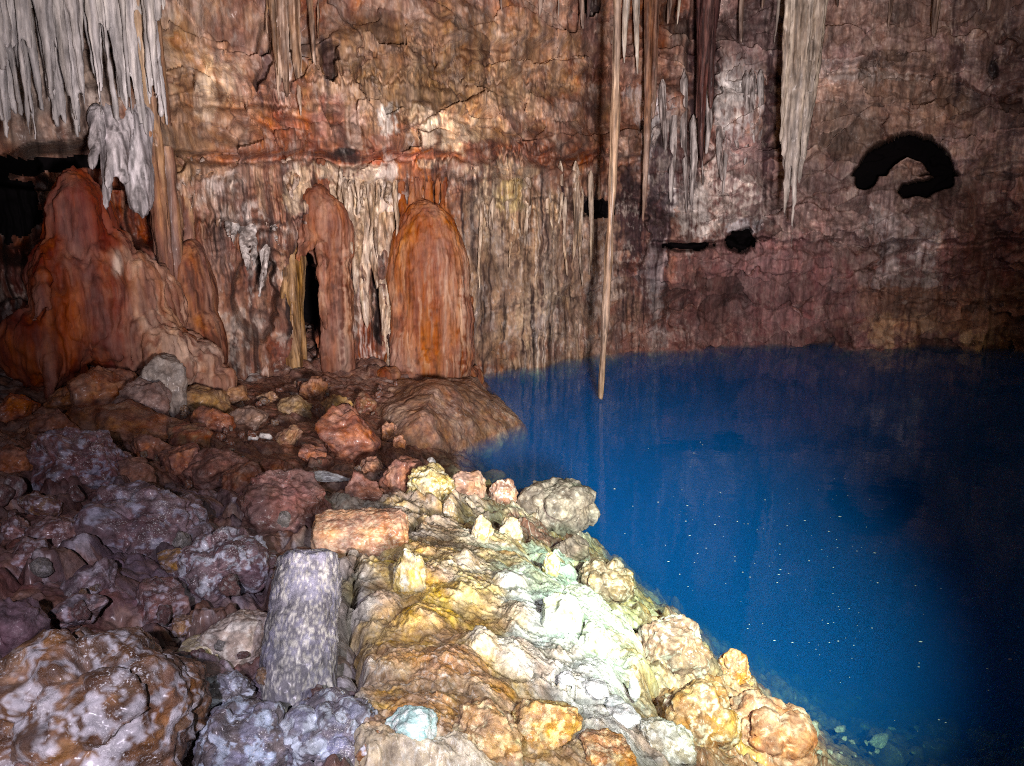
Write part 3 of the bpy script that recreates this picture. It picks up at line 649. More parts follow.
# ---------------------------------------------------------------- rocks
def rock_shape(kind, dims, seed, sub=5, rough=1.0):
    """unit-direction stone in its own frame: angular, rounded, knobbly, slab or broken column"""
    n, f = ico(sub); rg_ = np.random.default_rng(seed)
    dims = np.asarray(dims, F32); S = float(dims.mean())
    if kind == 'column':                              # broken stalagmite drum along local z
        a = np.hypot(n[:, 0], n[:, 1]); r = np.minimum(1 / np.maximum(a, 1e-3), 1 / np.maximum(np.abs(n[:, 2]), 1e-3))
        r = r - 0.13 * sstep(0.0, 0.4, 0.4 - np.abs(a - np.abs(n[:, 2])))
        for j in range(4):
            pl = rg_.normal(size=3); pl[2] *= 2.0; pl /= np.linalg.norm(pl); dt = n @ pl.astype(F32)
            r = np.minimum(r, np.where(dt > .05, rg_.uniform(1.04, 1.2) / np.maximum(dt, .05), 9))
        p = n * r[:, None]; p[:, 0] += .10 * np.sin(p[:, 2] * 2.2 + seed); tp = 1 - .04 * p[:, 2:3]; p = p * np.concatenate([tp, tp, np.ones_like(tp)], 1)
    else:
        r = np.ones(len(n), F32)
        if kind in ('blocky', 'slab'):
            k = 11
            pl = rg_.normal(size=(k, 3)); pl /= np.linalg.norm(pl, axis=1)[:, None]
            h = rg_.uniform(0.55, 0.95, k)
            rr = np.full(len(n), 1.12, F32); sm = 0
            for j in range(k):
                dt = n @ pl[j].astype(F32)
                rr = np.minimum(rr, np.where(dt > 0.05, h[j] / np.maximum(dt, .05), 9))
            r = rr
        elif kind == 'round':
            r = 1 + 0.34 * fbm(n * F32(1.2) + F32(seed * 1.7), 3, seed)
            for j in range(5):
                pl = rg_.normal(size=3); pl /= np.linalg.norm(pl); dt = n @ pl.astype(F32)
                r = np.minimum(r, np.where(dt > .05, rg_.uniform(.78, 1.0) / np.maximum(dt, .05), 9))
        p = n * r[:, None]
    mx = np.abs(p).max(0); p = p / mx
    p = p * dims
    q = p / S
    nd = n.copy()
    if kind == 'knobby':
        w = fbm(q * F32(1.3) + F32(seed), 2, seed) * 0.3
        f1, f2, cid = worley(q * F32(1.35) + w[:, None] + F32(seed * 2.3), seed)
        p = p + nd * (S * (0.34 * np.sqrt(np.clip(1 - (f1 / .85) ** 2, 0, 1)) * (0.4 + cid) + 0.12 * w))[:, None] - nd * S * .12
        f1, f2, cid = worley(q * F32(4.2) + (fbm(q * F32(3), 3, seed + 5) * .35)[:, None] + F32(seed), seed + 1)
        p = p + nd * (S * 0.05 * sstep(-.2, .3, w) * np.sqrt(np.clip(1 - (f1 / .8) ** 2, 0, 1)) * (.4 + cid))[:, None]
    ql = q + F32(seed * 5.13)
    amp = dict(blocky=.15, slab=.13, round=.13, knobby=.14, column=.10)[kind] * rough
    p = p + nd * (S * (amp * fbm(ql * F32(1.5), 6, seed + 3, 0.58) + amp * 0.55 * (ridge(ql * F32(2.6), 4, seed + 9, .6) - .4)))[:, None]
    cr = ridge(ql * F32(1.4), 3, seed + 15)
    p = p - nd * (S * 0.06 * rough * sstep(.86, .97, cr))[:, None]
    return p, f, q

def rot(p, rx=0, ry=0, rz=0):
    from mathutils import Euler
    m = np.array(Euler((RAD(rx), RAD(ry), RAD(rz))).to_matrix(), F32)
    return p @ m.T

def rock_col(p, q, A, B, crust=None, amt=0.5, seed=0, vein=None, kind=''):
    S = F32(1)
    n1 = fbm(q * F32(2.0) + F32(seed), 4, seed + 31); n2 = fbm(q * F32(7) + F32(seed), 4, seed + 35); n3 = fbm(p * F32(24), 3, seed + 37)
    c = np.tile(np.asarray(A, F32), (len(p), 1))
    c = mix(c, B, sstep(-.25, .35, n1 + .3 * n2))
    if crust is not None:
        f = fbm(q * F32(3.1) + F32(seed * 2), 4, seed + 41)
        fz = fbm(p * F32(20), 5, seed + 42, .68)
        if kind == 'column': f = f * .45; n2 = n2 * .3; fz = 1.5 * fbm(p * F32(55), 4, seed + 44, .75)
        c = mix(c, crust, sstep(.55 - amt * .55, .80 - amt * .55, .95 * f + .45 * n2 + .8 * fz + .2) * .85)
        c = mix(c, crust, sstep(.84, .97, ridge(q * F32(6) + F32(seed), 3, seed + 43)) * .55 * amt)
    if vein is not None:
        c = mix(c, vein, sstep(.80, .95, ridge(q * F32(3) + F32(seed), 3, seed + 47)) * .7)
    return c * (1 + .28 * n2 + .25 * n3)[:, None]

def place_rock(name, label, cat, px, py, w, h, kind, A, B, crust=None, amt=.5, mat=None, r=(0, 0, 0), depth=1.0, sink=.18, seed=0, sub=5, group=None, dz=0.0, vein=None, rough=1.0, axis=None, blend=0.0):
    """stone whose middle is seen at (px, py); it sits on the floor where its foot meets it"""
    foot, t = on_ground(px, py + h * (0.5 - sink))
    W, H = w * t / FPX, h * t / FPX
    D = W * depth
    dims = (W / 2, D / 2, H / 2) if axis is None else tuple(a * t / FPX / 2 for a in axis)
    p, f, q = rock_shape(kind, dims, seed, sub, rough)
    p = rot(p, *r)
    hz = p[:, 2].max()
    c = rock_col(p, q, A, B, crust, amt, seed, vein, kind)
    if blend > 0:
        g = ground_paint(np.tile(np.array([0.19, 0.10, 0.075], F32), (1, 1)), np.array([px + 0.0]), np.array([py + h * .3]), np.zeros(1))[0]
        mk = fbm(q * F32(1.6) + F32(seed), 4, seed + 51)
        c = mix(c, g, blend * sstep(-.3, .3, mk) + .5 * blend * sstep(.2, -.8, p[:, 2] / max(1e-3, float(hz))))
    o = mesh_obj(name, p, f, c, mat or M_ROCK)
    x, y, dzr = ray(px, py)
    # centre: along the sight line of the middle, above the foot
    ctr = foot + np.array([0, D * 0.25, H * (0.5 - sink) * 1.02])
    tc = (ctr[1]) / y
    o.location = (x * tc, ctr[1], CAM[2] + dzr * tc + dz)
    tag(o, label, cat, group)
    return o

# ---- palettes
RED, REDB = (0.20, 0.075, 0.045), (0.30, 0.13, 0.08)
PUR, PURB = (0.145, 0.07, 0.066), (0.235, 0.135, 0.125)
BRN, BRNB = (0.20, 0.115, 0.07), (0.33, 0.21, 0.13)
GRY, GRYB = (0.20, 0.185, 0.17), (0.34, 0.32, 0.29)
PNK, PNKB = (0.36, 0.19, 0.13), (0.52, 0.33, 0.25)
OCR, OCRB = (0.36, 0.20, 0.07), (0.52, 0.38, 0.16)
YLW, YLWB = (0.50, 0.38, 0.10), (0.62, 0.52, 0.24)
SPK = (0.55, 0.58, 0.66)
CRS = (0.66, 0.70, 0.64)

def build_rocks():
    R_ = place_rock
    # --- near left
    R_('wet_boulder', 'big glossy brown boulder with blue and white crust in the bottom left corner', 'boulder', 103, 712, 196, 150, 'knobby', (0.10, .05, .025), (0.22, .115, .06), (0.46, 0.46, 0.48), .5, M_WET, (0, 0, 20), .8, .12, 11, 6, vein=(.5, .5, .5))
    R_('stone_block', 'upright speckled blue-grey drum of broken stalagmite beside the split log-like drum', 'broken stalagmite', 303, 634, 80, 156, 'column', (0.14, .135, .16), (0.20, .20, .26), (0.46, .45, .41), .34, M_CRUST, (-36, -5, 0), 1, .2, 12, 6, axis=(78, 78, 168), rough=.8)
    R_('stone_drum', 'horizontal reddish-brown banded drum of broken column lying like a cut log', 'broken stalagmite', 362, 538, 92, 62, 'column', (0.34, .175, .10), (0.46, .28, .17), (0.55, .42, .28), .3, M_ROCK, (0, 84, 8), 1, .2, 13, 6, axis=(64, 64, 94), rough=.8, vein=(.2, .09, .05))
    R_('boulder', 'dusky purple-brown boulder with smooth top just behind the banded drum', 'boulder', 280, 508, 105, 76, 'round', (0.12, .06, .05), (0.20, .10, .09), None, .3, M_ROCK, (0, 10, 0), .9, .25, 14, 6)
    R_('layered_rock', 'beige layered rock with thin ledges left of the upright blue-grey drum', 'rock', 232, 640, 96, 62, 'slab', (0.34, .28, .24), (0.46, .38, .32), (0.62, .58, .52), .4, M_CRUST, (10, -8, 15), .9, .2, 15, 6, vein=(.14, .1, .09))
    R_('layered_rock', 'pale yellowish ledge of rock poking out left of the beige layered rock', 'rock', 205, 652, 56, 26, 'slab', (0.40, .34, .20), (0.50, .44, .28), (0.62, .58, .52), .3, M_CRUST, (5, -10, 25), .9, .2, 152, 5)
    R_('boulder', 'purple knobbly boulder flecked with white crystals left of the banded drum', 'boulder', 225, 565, 86, 56, 'knobby', (0.15, .09, .10), (0.23, .155, .17), SPK, .36, M_WET, (0, 0, 40), .9, .2, 16, 6)
    R_('boulder', 'smooth mauve boulder with glittering blue patch standing above the left rubble', 'boulder', 85, 468, 108, 72, 'round', (0.15, .07, .07), (0.20, .11, .12), (0.3, .3, .38), .2, M_WET, (0, 15, 0), .8, .25, 17, 6)
    R_('boulder', 'broad hazy violet boulder with bluish crust below the smooth mauve boulder', 'boulder', 140, 530, 120, 74, 'knobby', (0.145, .085, .09), (0.21, .15, .17), (0.34, .34, .42), .35, M_WET, (0, 10, 10), .8, .3, 18, 6)
    R_('boulder', 'dark violet smooth boulder at the left edge above the glossy brown boulder', 'boulder', 12, 632, 66, 86, 'round', (0.085, .05, .06), (0.13, .085, .10), None, .3, M_ROCK, (0, 0, 0), .9, .25, 19, 5)
    R_('boulder', 'dark red round boulder half buried at the left edge behind the mauve boulder', 'boulder', 14, 467, 40, 36, 'knobby', RED, REDB, None, .3, M_ROCK, (0, 0, 0), .9, .25, 20, 5)
    R_('boulder', 'flat bright orange-red rock at the left edge below the black recess', 'boulder', 16, 408, 48, 30, 'blocky', (0.32, .085, .03), (0.40, .13, .05), None, .3, M_ROCK, (0, -14, 0), .9, .2, 21, 5)
    specs = [  # angular purple-brown rubble, near left
        (58, 532, 62, 46, 22, PUR, PURB, 'angular brown block with sharp pale corner amid the left rubble'),
        (28, 560, 54, 40, 23, PUR, PURB, 'dull purple block at the far left of the rubble slope'),
        (95, 582, 70, 44, 24, (0.13, .09, .10), (0.20, .14, .15), 'wedge of mauve rock tilted over a dark gap in the left rubble'),
        (160, 602, 62, 46, 25, PUR, PURB, 'maroon angular block below the hazy violet boulder'),
        (130, 650, 54, 34, 26, PUR, (0.2, .13, .13), 'flat maroon rock touching the top of the glossy brown boulder'),
        (75, 615, 60, 36, 27, (0.10, .08, .09), PURB, 'dark grey-brown rock sprinkled with wet glints above the glossy boulder'),
        (185, 625, 34, 26, 28, BRN, BRNB, 'small rusty stone beside the pale yellowish rock ledge'),
        (38, 508, 46, 28, 29, PUR, BRN, 'thin brown slab lying across the upper left rubble'),
        (175, 560, 44, 34, 30, OCR, (0.2, .13, .1), 'brown stone with ochre cap at the foot of the hazy violet boulder'),
        (100, 515, 40, 26, 31, (0.2, .13, .12), (0.27, .17, .15), 'light brown pointed stone lying against the hazy violet boulder'),
        (15, 530, 34, 26, 32, PUR, PURB, 'small purple stone at the left edge above the dull purple block')]
    for px, py, w, h, sd, A, B, lb in specs:
        R_('angular_rock', lb, 'rock', px, py, w, h, 'blocky', A, B, (0.4, .36, .4), .25, M_WET, (rng.uniform(-25, 25), rng.uniform(-25, 25), rng.uniform(0, 180)), .9, .22, sd, 5)
    # --- bottom edge
    R_('crusted_rock', 'blue crystal-crusted rock on the bottom edge right of the glossy brown boulder', 'rock', 245, 742, 90, 62, 'knobby', (0.12, .10, .10), (0.19, .19, .25), (0.42, .50, .60), .48, M_WET, (0, 0, 0), .9, .2, 41, 6)
    R_('crusted_rock', 'dark slate-blue ridge of rock sloping down from the beige layered rock', 'rock', 222, 690, 80, 36, 'blocky', (0.10, .09, .10), (0.17, .17, .22), (0.45, .5, .6), .5, M_WET, (0, 25, 10), .9, .2, 42, 6)
    R_('crusted_rock', 'knobbly periwinkle-blue rock below the foot of the upright drum', 'rock', 328, 738, 92, 60, 'knobby', (0.14, .125, .15), (0.20, .21, .29), (0.46, .52, .60), .42, M_WET, (0, 0, 60), .9, .2, 43, 6)
    R_('boulder', 'rounded rusty brown stone on the bottom edge left of the turquoise rock', 'boulder', 377, 752, 44, 44, 'round', (0.26, .12, .05), (0.36, .2, .1), SPK, .25, M_CRUST, (0, 0, 0), .9, .15, 44, 5)
    R_('turquoise_rock', 'bright turquoise-white angular rock at the bottom edge', 'rock', 412, 744, 54, 40, 'blocky', (0.36, .56, .55), (0.48, .66, .64), (0.7, .76, .74), .4, M_CRUST, (10, 10, 0), .9, .15, 45, 5, dz=.06)
    R_('boulder', 'brownish-pink smooth sloping boulder on the bottom edge right of the turquoise rock', 'boulder', 486, 738, 84, 70, 'round', (0.30, .18, .08), (0.40, .27, .15), (0.5, .44, .26), .35, M_CRUST, (0, 30, 0), .9, .2, 46, 6)
    R_('boulder', 'ochre block with yellow crust resting beside dark cracks near the bottom middle', 'boulder', 546, 724, 72, 54, 'blocky', OCR, (0.44, .28, .10), (0.6, .52, .26), .35, M_CRUST, (0, 12, 20), .9, .2, 47, 6)
    R_('boulder', 'orange-brown block on the bottom edge below the white pebbles', 'boulder', 612, 756, 72, 44, 'blocky', (0.38, .19, .08), (0.45, .27, .12), (0.6, .5, .3), .3, M_CRUST, (0, 18, 0), .9, .2, 48, 6)
    for k, (px, py, w, h, lb) in enumerate([(596, 699, 30, 15, 'flat oval white pebble, upper of two lying on the pale crust'), (622, 728, 38, 22, 'largest smooth white pebble, bluish, at the lower end of the pale crust'),
            (566, 688, 22, 14, 'small angular white stone beside the dark crack in the crust'), (614, 712, 24, 10, 'narrow white pebble squeezed between the two bigger white pebbles'), (634, 700, 14, 28, 'upright sliver of white stone right of the oval white pebble')]):
        R_('white_pebble', lb, 'pebble', px, py, w, h, 'round', (0.66, .74, .74), (0.76, .8, .78), None, .2, M_CRUST, (0, 10, k * 30), .9, .2, 50 + k, 4, rough=.4, dz=.05)
    # --- crust mound: knobs and domes
    K = [('knob', 411, 572, 36, 56, (0.44, .36, .15), (0.52, .46, .26), 'tall yellow calcite knob with grey flank on the pale mound'),
         ('knob', 482, 530, 22, 38, (0.48, .36, .14), (0.56, .44, .22), 'golden calcite stub, left of the pair near the crest of the pale mound'),
         ('knob', 510, 530, 26, 34, (0.48, .34, .16), (0.58, .42, .24), 'orange-gold calcite stub, right of the pair near the crest of the pale mound'),
         ('knob', 551, 563, 20, 34, (0.46, .35, .10), (0.5, .4, .15), 'narrow mustard calcite stub near the lakeside rim of the pale mound'),
         ('knob', 449, 505, 14, 22, (0.42, .33, .2), (0.5, .4, .26), 'tiny tan calcite stub below the greenish-yellow boulder'),
         ('knob', 563, 617, 44, 56, (0.44, .50, .30), (0.58, .66, .58), 'large greenish dome ringed by white crust in the brightest patch'),
         ('knob', 596, 642, 36, 48, (0.46, .52, .32), (0.60, .68, .60), 'smaller pale green dome right of the ringed greenish dome')]
    for k, (nm, px, py, w, h, A, B, lb) in enumerate(K):
        R_('calcite_knob', lb, 'calcite knob', px, py + 4, w * 1.05, h * 1.1, 'round', A, B, CRS, .34, M_CRUST, (0, 0, k * 37), .95, .30, 60 + k, 5, blend=.5)
    # --- shoreline boulders
    R_('boulder', 'greenish-yellow round boulder at the top of the pale mound', 'boulder', 430, 484, 50, 44, 'round', (0.36, .28, .10), (0.48, .42, .2), (0.62, .62, .42), .4, M_CRUST, (0, 0, 0), .9, .12, 81, 6)
    R_('boulder', 'smooth dusty pink round boulder right of the greenish-yellow boulder', 'boulder', 468, 487, 42, 34, 'round', (0.36, .22, .15), (0.44, .29, .21), None, .4, M_ROCK, (0, 0, 0), .9, .15, 82, 5)
    R_('boulder', 'small pink knobby stone with a cap beside the dusty pink boulder', 'boulder', 503, 496, 26, 32, 'knobby', PNK, PNKB, CRS, .2, M_CRUST, (0, 0, 0), .9, .2, 83, 5)
    R_('boulder', 'dark brown stone peeking over the crest toward the lake', 'boulder', 494, 478, 24, 16, 'blocky', (0.2, .13, .09), BRN, None, .2, M_ROCK, (0, 0, 0), .9, .2, 84, 4)
    R_('boulder', 'large grey knobbly boulder overhanging the lake edge', 'boulder', 556, 510, 66, 56, 'knobby', (0.15, .12, .10), (0.22, .18, .15), (0.30, .26, .22), .3, M_ROCK, (0, 0, 0), .9, .15, 85, 6)
    R_('boulder', 'small grey-brown lobe at the lake side of the grey knobbly boulder', 'boulder', 583, 527, 30, 26, 'round', (0.27, .22, .17), (0.38, .32, .24), None, .3, M_ROCK, (0, 0, 0), .9, .15, 86, 5)
    R_('boulder', 'shadowed brown-grey rock under the grey knobbly boulder by the water', 'boulder', 572, 552, 38, 34, 'blocky', (0.17, .13, .11), (0.27, .21, .17), None, .3, M_ROCK, (0, 10, 0), .9, .2, 87, 5)
    R_('boulder', 'brown rough lakeside boulder at the waist of the mound', 'boulder', 606, 582, 52, 38, 'knobby', (0.18, .125, .075), (0.28, .2, .125), (0.4, .36, .28), .2, M_CRUST, (0, 20, 0), .9, .2, 88, 6)
    R_('boulder', 'pinkish-grey boulder capped with white crust near the lakeside rim', 'boulder', 672, 648, 74, 66, 'round', (0.26, .155, .115), (0.32, .205, .155), (0.50, .47, .42), .3, M_CRUST, (0, 25, 0), .9, .2, 89, 6)
    R_('boulder', 'tiny red-orange nub on the lakeside rim above the pinkish-grey boulder', 'boulder', 681, 620, 12, 14, 'round', PNK, (0.5, .24, .12), None, .2, M_CRUST, (0, 0, 0), .9, .1, 90, 4)
    R_('boulder', 'dark brown flank rock at the waterline between the pinkish boulder and the orange twin knob', 'boulder', 708, 668, 28, 50, 'blocky', (0.16, .11, .08), (0.24, .17, .12), None, .2, M_ROCK, (0, 0, 0), .9, .2, 91, 5)
    R_('boulder', 'upright orange twin-headed knob standing at the water edge', 'boulder', 733, 676, 34, 48, 'knobby', (0.46, .20, .09), (0.58, .31, .17), (0.62, .5, .42), .15, M_CRUST, (0, 0, 30), .8, .12, 92, 6)
    R_('boulder', 'ochre and white lumpy boulder below the pinkish-grey boulder', 'boulder', 700, 722, 70, 66, 'knobby', (0.30, .15, .06), (0.38, .22, .10), (0.55, .48, .38), .25, M_CRUST, (0, 20, 20), .9, .2, 93, 6)
    R_('boulder', 'salmon-pink lobed boulder running down to the water at the bottom edge', 'boulder', 768, 738, 78, 66, 'knobby', (0.38, .165, .10), (0.48, .24, .16), (0.55, .38, .3), .2, M_CRUST, (0, 30, 0), .9, .2, 94, 6)
    R_('boulder', 'pink bulb on the tip of the salmon lobed boulder', 'boulder', 789, 716, 26, 24, 'round', (0.46, .23, .14), (0.58, .34, .24), None, .25, M_CRUST, (0, 0, 0), .9, .1, 95, 5)
    R_('boulder', 'coral-coloured hump between the orange twin knob and the pink bulb', 'boulder', 748, 704, 34, 28, 'knobby', (0.44, .23, .14), (0.54, .32, .21), None, .25, M_CRUST, (0, 0, 0), .9, .15, 96, 5)
    R_('boulder', 'yellowish-white ribbed rock on the bottom edge left of the salmon boulder', 'boulder', 662, 745, 60, 50, 'blocky', (0.40, .38, .28), (0.5, .52, .44), CRS, .5, M_CRUST, (0, 20, 0), .9, .2, 97, 6)
    # --- middle distance, red clay rubble
    mid = [(345, 436, 62, 56, 'blocky', RED, REDB, 'largest red-brown block in the middle rubble, square-faced'),
           (314, 390, 26, 26, 'round', (0.28, .13, .07), (0.36, .18, .1), 'round orange-brown stone on the red clay behind the square-faced block'),
           (336, 408, 30, 20, 'blocky', (0.36, .22, .09), (0.46, .3, .14), 'yellow-tan wedge of stone perched above the square-faced block'),
           (298, 408, 34, 20, 'blocky', (0.26, .17, .09), (0.36, .25, .14), 'tan stone left of the yellow-tan wedge'),
           (362, 404, 24, 16, 'round', RED, BRN, 'brown stone at the foot of the smaller red dome'),
           (388, 432, 16, 20, 'round', (0.4, .2, .12), (0.5, .28, .18), 'small salmon stone beside the sloping shore rock'),
           (400, 447, 14, 22, 'round', (0.34, .15, .08), (0.44, .22, .12), 'small upright orange stone near the shore rock'),
           (402, 476, 42, 40, 'blocky', (0.2, .09, .06), (0.32, .17, .11), 'maroon block left of the greenish-yellow boulder'),
           (360, 492, 44, 30, 'blocky', (0.16, .075, .055), (0.24, .12, .09), 'dark red block in the gap behind the banded drum'),
           (105, 395, 70, 46, 'round', (0.24, .09, .05), (0.32, .15, .09), 'rounded red boulder left of the grey peaked rock'),
           (160, 390, 46, 62, 'blocky', (0.25, .21, .185), (0.33, .29, .26), 'grey peaked rock leaning on the tan flowstone skirt'),
           (145, 405, 50, 44, 'round', (0.24, .155, .135), (0.32, .23, .21), 'folded pinkish-grey boulder in front of the grey peaked rock'),
           (70, 400, 40, 26, 'blocky', (0.24, .1, .05), (0.34, .16, .08), 'orange-brown slab left of the rounded red boulder'),
           (120, 430, 110, 30, 'blocky', (0.17, .07, .045), (0.27, .13, .07), 'long red-brown ledge roofing the dark hollow'),
           (200, 405, 60, 26, 'slab', (0.28, .16, .08), (0.38, .24, .12), 'tan slab at the foot of the flowstone skirt'),
           (230, 395, 44, 20, 'slab', (0.26, .14, .08), (0.34, .2, .12), 'brown slab on the clay right of the tan slab'),
           (250, 420, 44, 18, 'blocky', (0.2, .13, .10), (0.28, .19, .15), 'grey-brown flat stone above the white chips'),
           (185, 440, 50, 24, 'blocky', RED, BRN, 'reddish stone in the clay below the tan slab'),
           (215, 470, 60, 34, 'round', (0.15, .07, .055), (0.22, .11, .09), 'low maroon hump in the middle of the clay slope'),
           (130, 478, 40, 26, 'knobby', (0.22, .11, .08), (0.3, .16, .12), 'pinkish knobbly stone right of the smooth mauve boulder'),
           (275, 470, 30, 18, 'blocky', RED, REDB, 'red stone above the dusky purple-brown boulder'),
           (310, 455, 28, 16, 'blocky', (0.22, .1, .07), REDB, 'flat red stone left of the square-faced block'),
           (270, 398, 24, 12, 'blocky', (0.22, .13, .09), BRNB, 'small brown stone on the clay below the dark alcove')]
    mid += [(215, 420, 40, 24, 'blocky', RED, REDB, 'red-brown angular block right of the grey-brown folded boulder'),
            (182, 462, 46, 34, 'blocky', (0.19, .08, .06), REDB, 'maroon wedge-shaped block at the lower edge of the clay slope'),
            (240, 482, 44, 30, 'blocky', RED, (0.28, .15, .11), 'dark red block touching the purple knobbly boulder'),
            (150, 448, 40, 24, 'blocky', (0.22, .10, .07), REDB, 'rusty block at the mouth of the dark hollow'),
            (290, 436, 26, 20, 'blocky', (0.26, .14, .09), BRNB, 'tan-red block right of the white chips'),
            (372, 466, 26, 22, 'blocky', (0.24, .12, .08), (0.34, .2, .14), 'salmon-brown block above the maroon block'),
            (60, 430, 46, 30, 'blocky', (0.20, .08, .05), (0.28, .13, .09), 'dark red wedge below the orange-brown slab')]
    for k, (px, py, w, h, kd, A, B, lb) in enumerate(mid):
        w, h = w * 1.12, h * 1.3
        R_('boulder' if w > 40 else 'loose_stone', lb, 'boulder' if w > 40 else 'stone', px, py, w, h, kd, A, B, None, .3, M_ROCK, (rng.uniform(-10, 10), rng.uniform(-15, 15), rng.uniform(0, 90) if kd == 'round' else rng.uniform(-15, 15)), .9, .2, 120 + k, 5)
    R_('stone_slab', 'thin dark grey slab with wet shiny top bridging a gap behind the banded drum', 'slab', 326, 488, 58, 9, 'slab', (0.16, .17, .19), (0.24, .26, .28), None, .2, M_WET, (0, 6, 0), .5, .1, 150, 5, rough=.5, dz=.1)
    for k, (px, py, w, h, lb) in enumerate([(254, 438, 12, 7, 'left one of two bright white chips on the red clay'), (266, 436, 14, 7, 'right one of two bright white chips on the red clay'), (430, 462, 12, 10, 'white pebble below the small upright orange stone'), (88, 393, 14, 7, 'white chip on the rounded red boulder')]):
        R_('white_chip', lb, 'stone', px, py, w, h, 'blocky', (0.66, .64, .62), (0.74, .72, .7), None, .2, M_CRUST, (0, 0, 0), .9, .1, 160 + k, 3)
    # --- sloping shore rock
    c0 = at_z(452, 452, 0.0)
    P = [at_z(372, 408, .42), at_z(392, 455, .12), at_z(446, 466, -.12), at_z(528, 428, -.12), at_z(478, 376, .28), at_z(400, 378, .50), at_z(436, 388, .72), at_z(462, 386, .60), at_z(420, 415, .58)]
    P += [p - np.array([0, 0, 1.3]) for p in P[:6]]
    bm = bmesh.new()
    for p in P: bm.verts.new(p)
    bmesh.ops.convex_hull(bm, input=bm.verts[:]); bmesh.ops.triangulate(bm, faces=bm.faces[:])
    bm.verts.ensure_lookup_table(); bm.verts.index_update()
    hv = np.array([v.co[:] for v in bm.verts]); hf = np.array([[v.index for v in f.verts] for f in bm.faces]); bm.free()
    V, Nn, Fc = remesh([(hv, hf)], 0.02, 8)
    q = V - c0.astype(F32)
    # facets: planed to a pyramid-like ridge
    V = V + Nn * (0.09 * fbm(q * F32(1.5), 4, 171) + 0.02 * fbm(q * F32(6), 3, 173))[:, None]
    n1 = fbm(q * F32(2.2), 4, 175); n2 = fbm(q * F32(9), 4, 177)
    c = np.tile(np.array([0.27, 0.15, 0.10], F32), (len(V), 1)); c = mix(c, (0.20, .11, .065), sstep(.1, -.3, n1)); c = mix(c, (0.36, .24, .17), sstep(.1, .5, n1))
    c = mix(c, (0.14, .075, .065), sstep(.75, .95, ridge(stack(q[:, 0] * 2.2, q[:, 1] * .5, q[:, 2] * .5), 2, 179)) * .6)
    c = c * (1 + .3 * n2)[:, None]
    tag(mesh_obj('shore_rock', V, Fc, c, M_ROCK), 'large brown sloping rock running into the lake below the orange dome', 'rock')

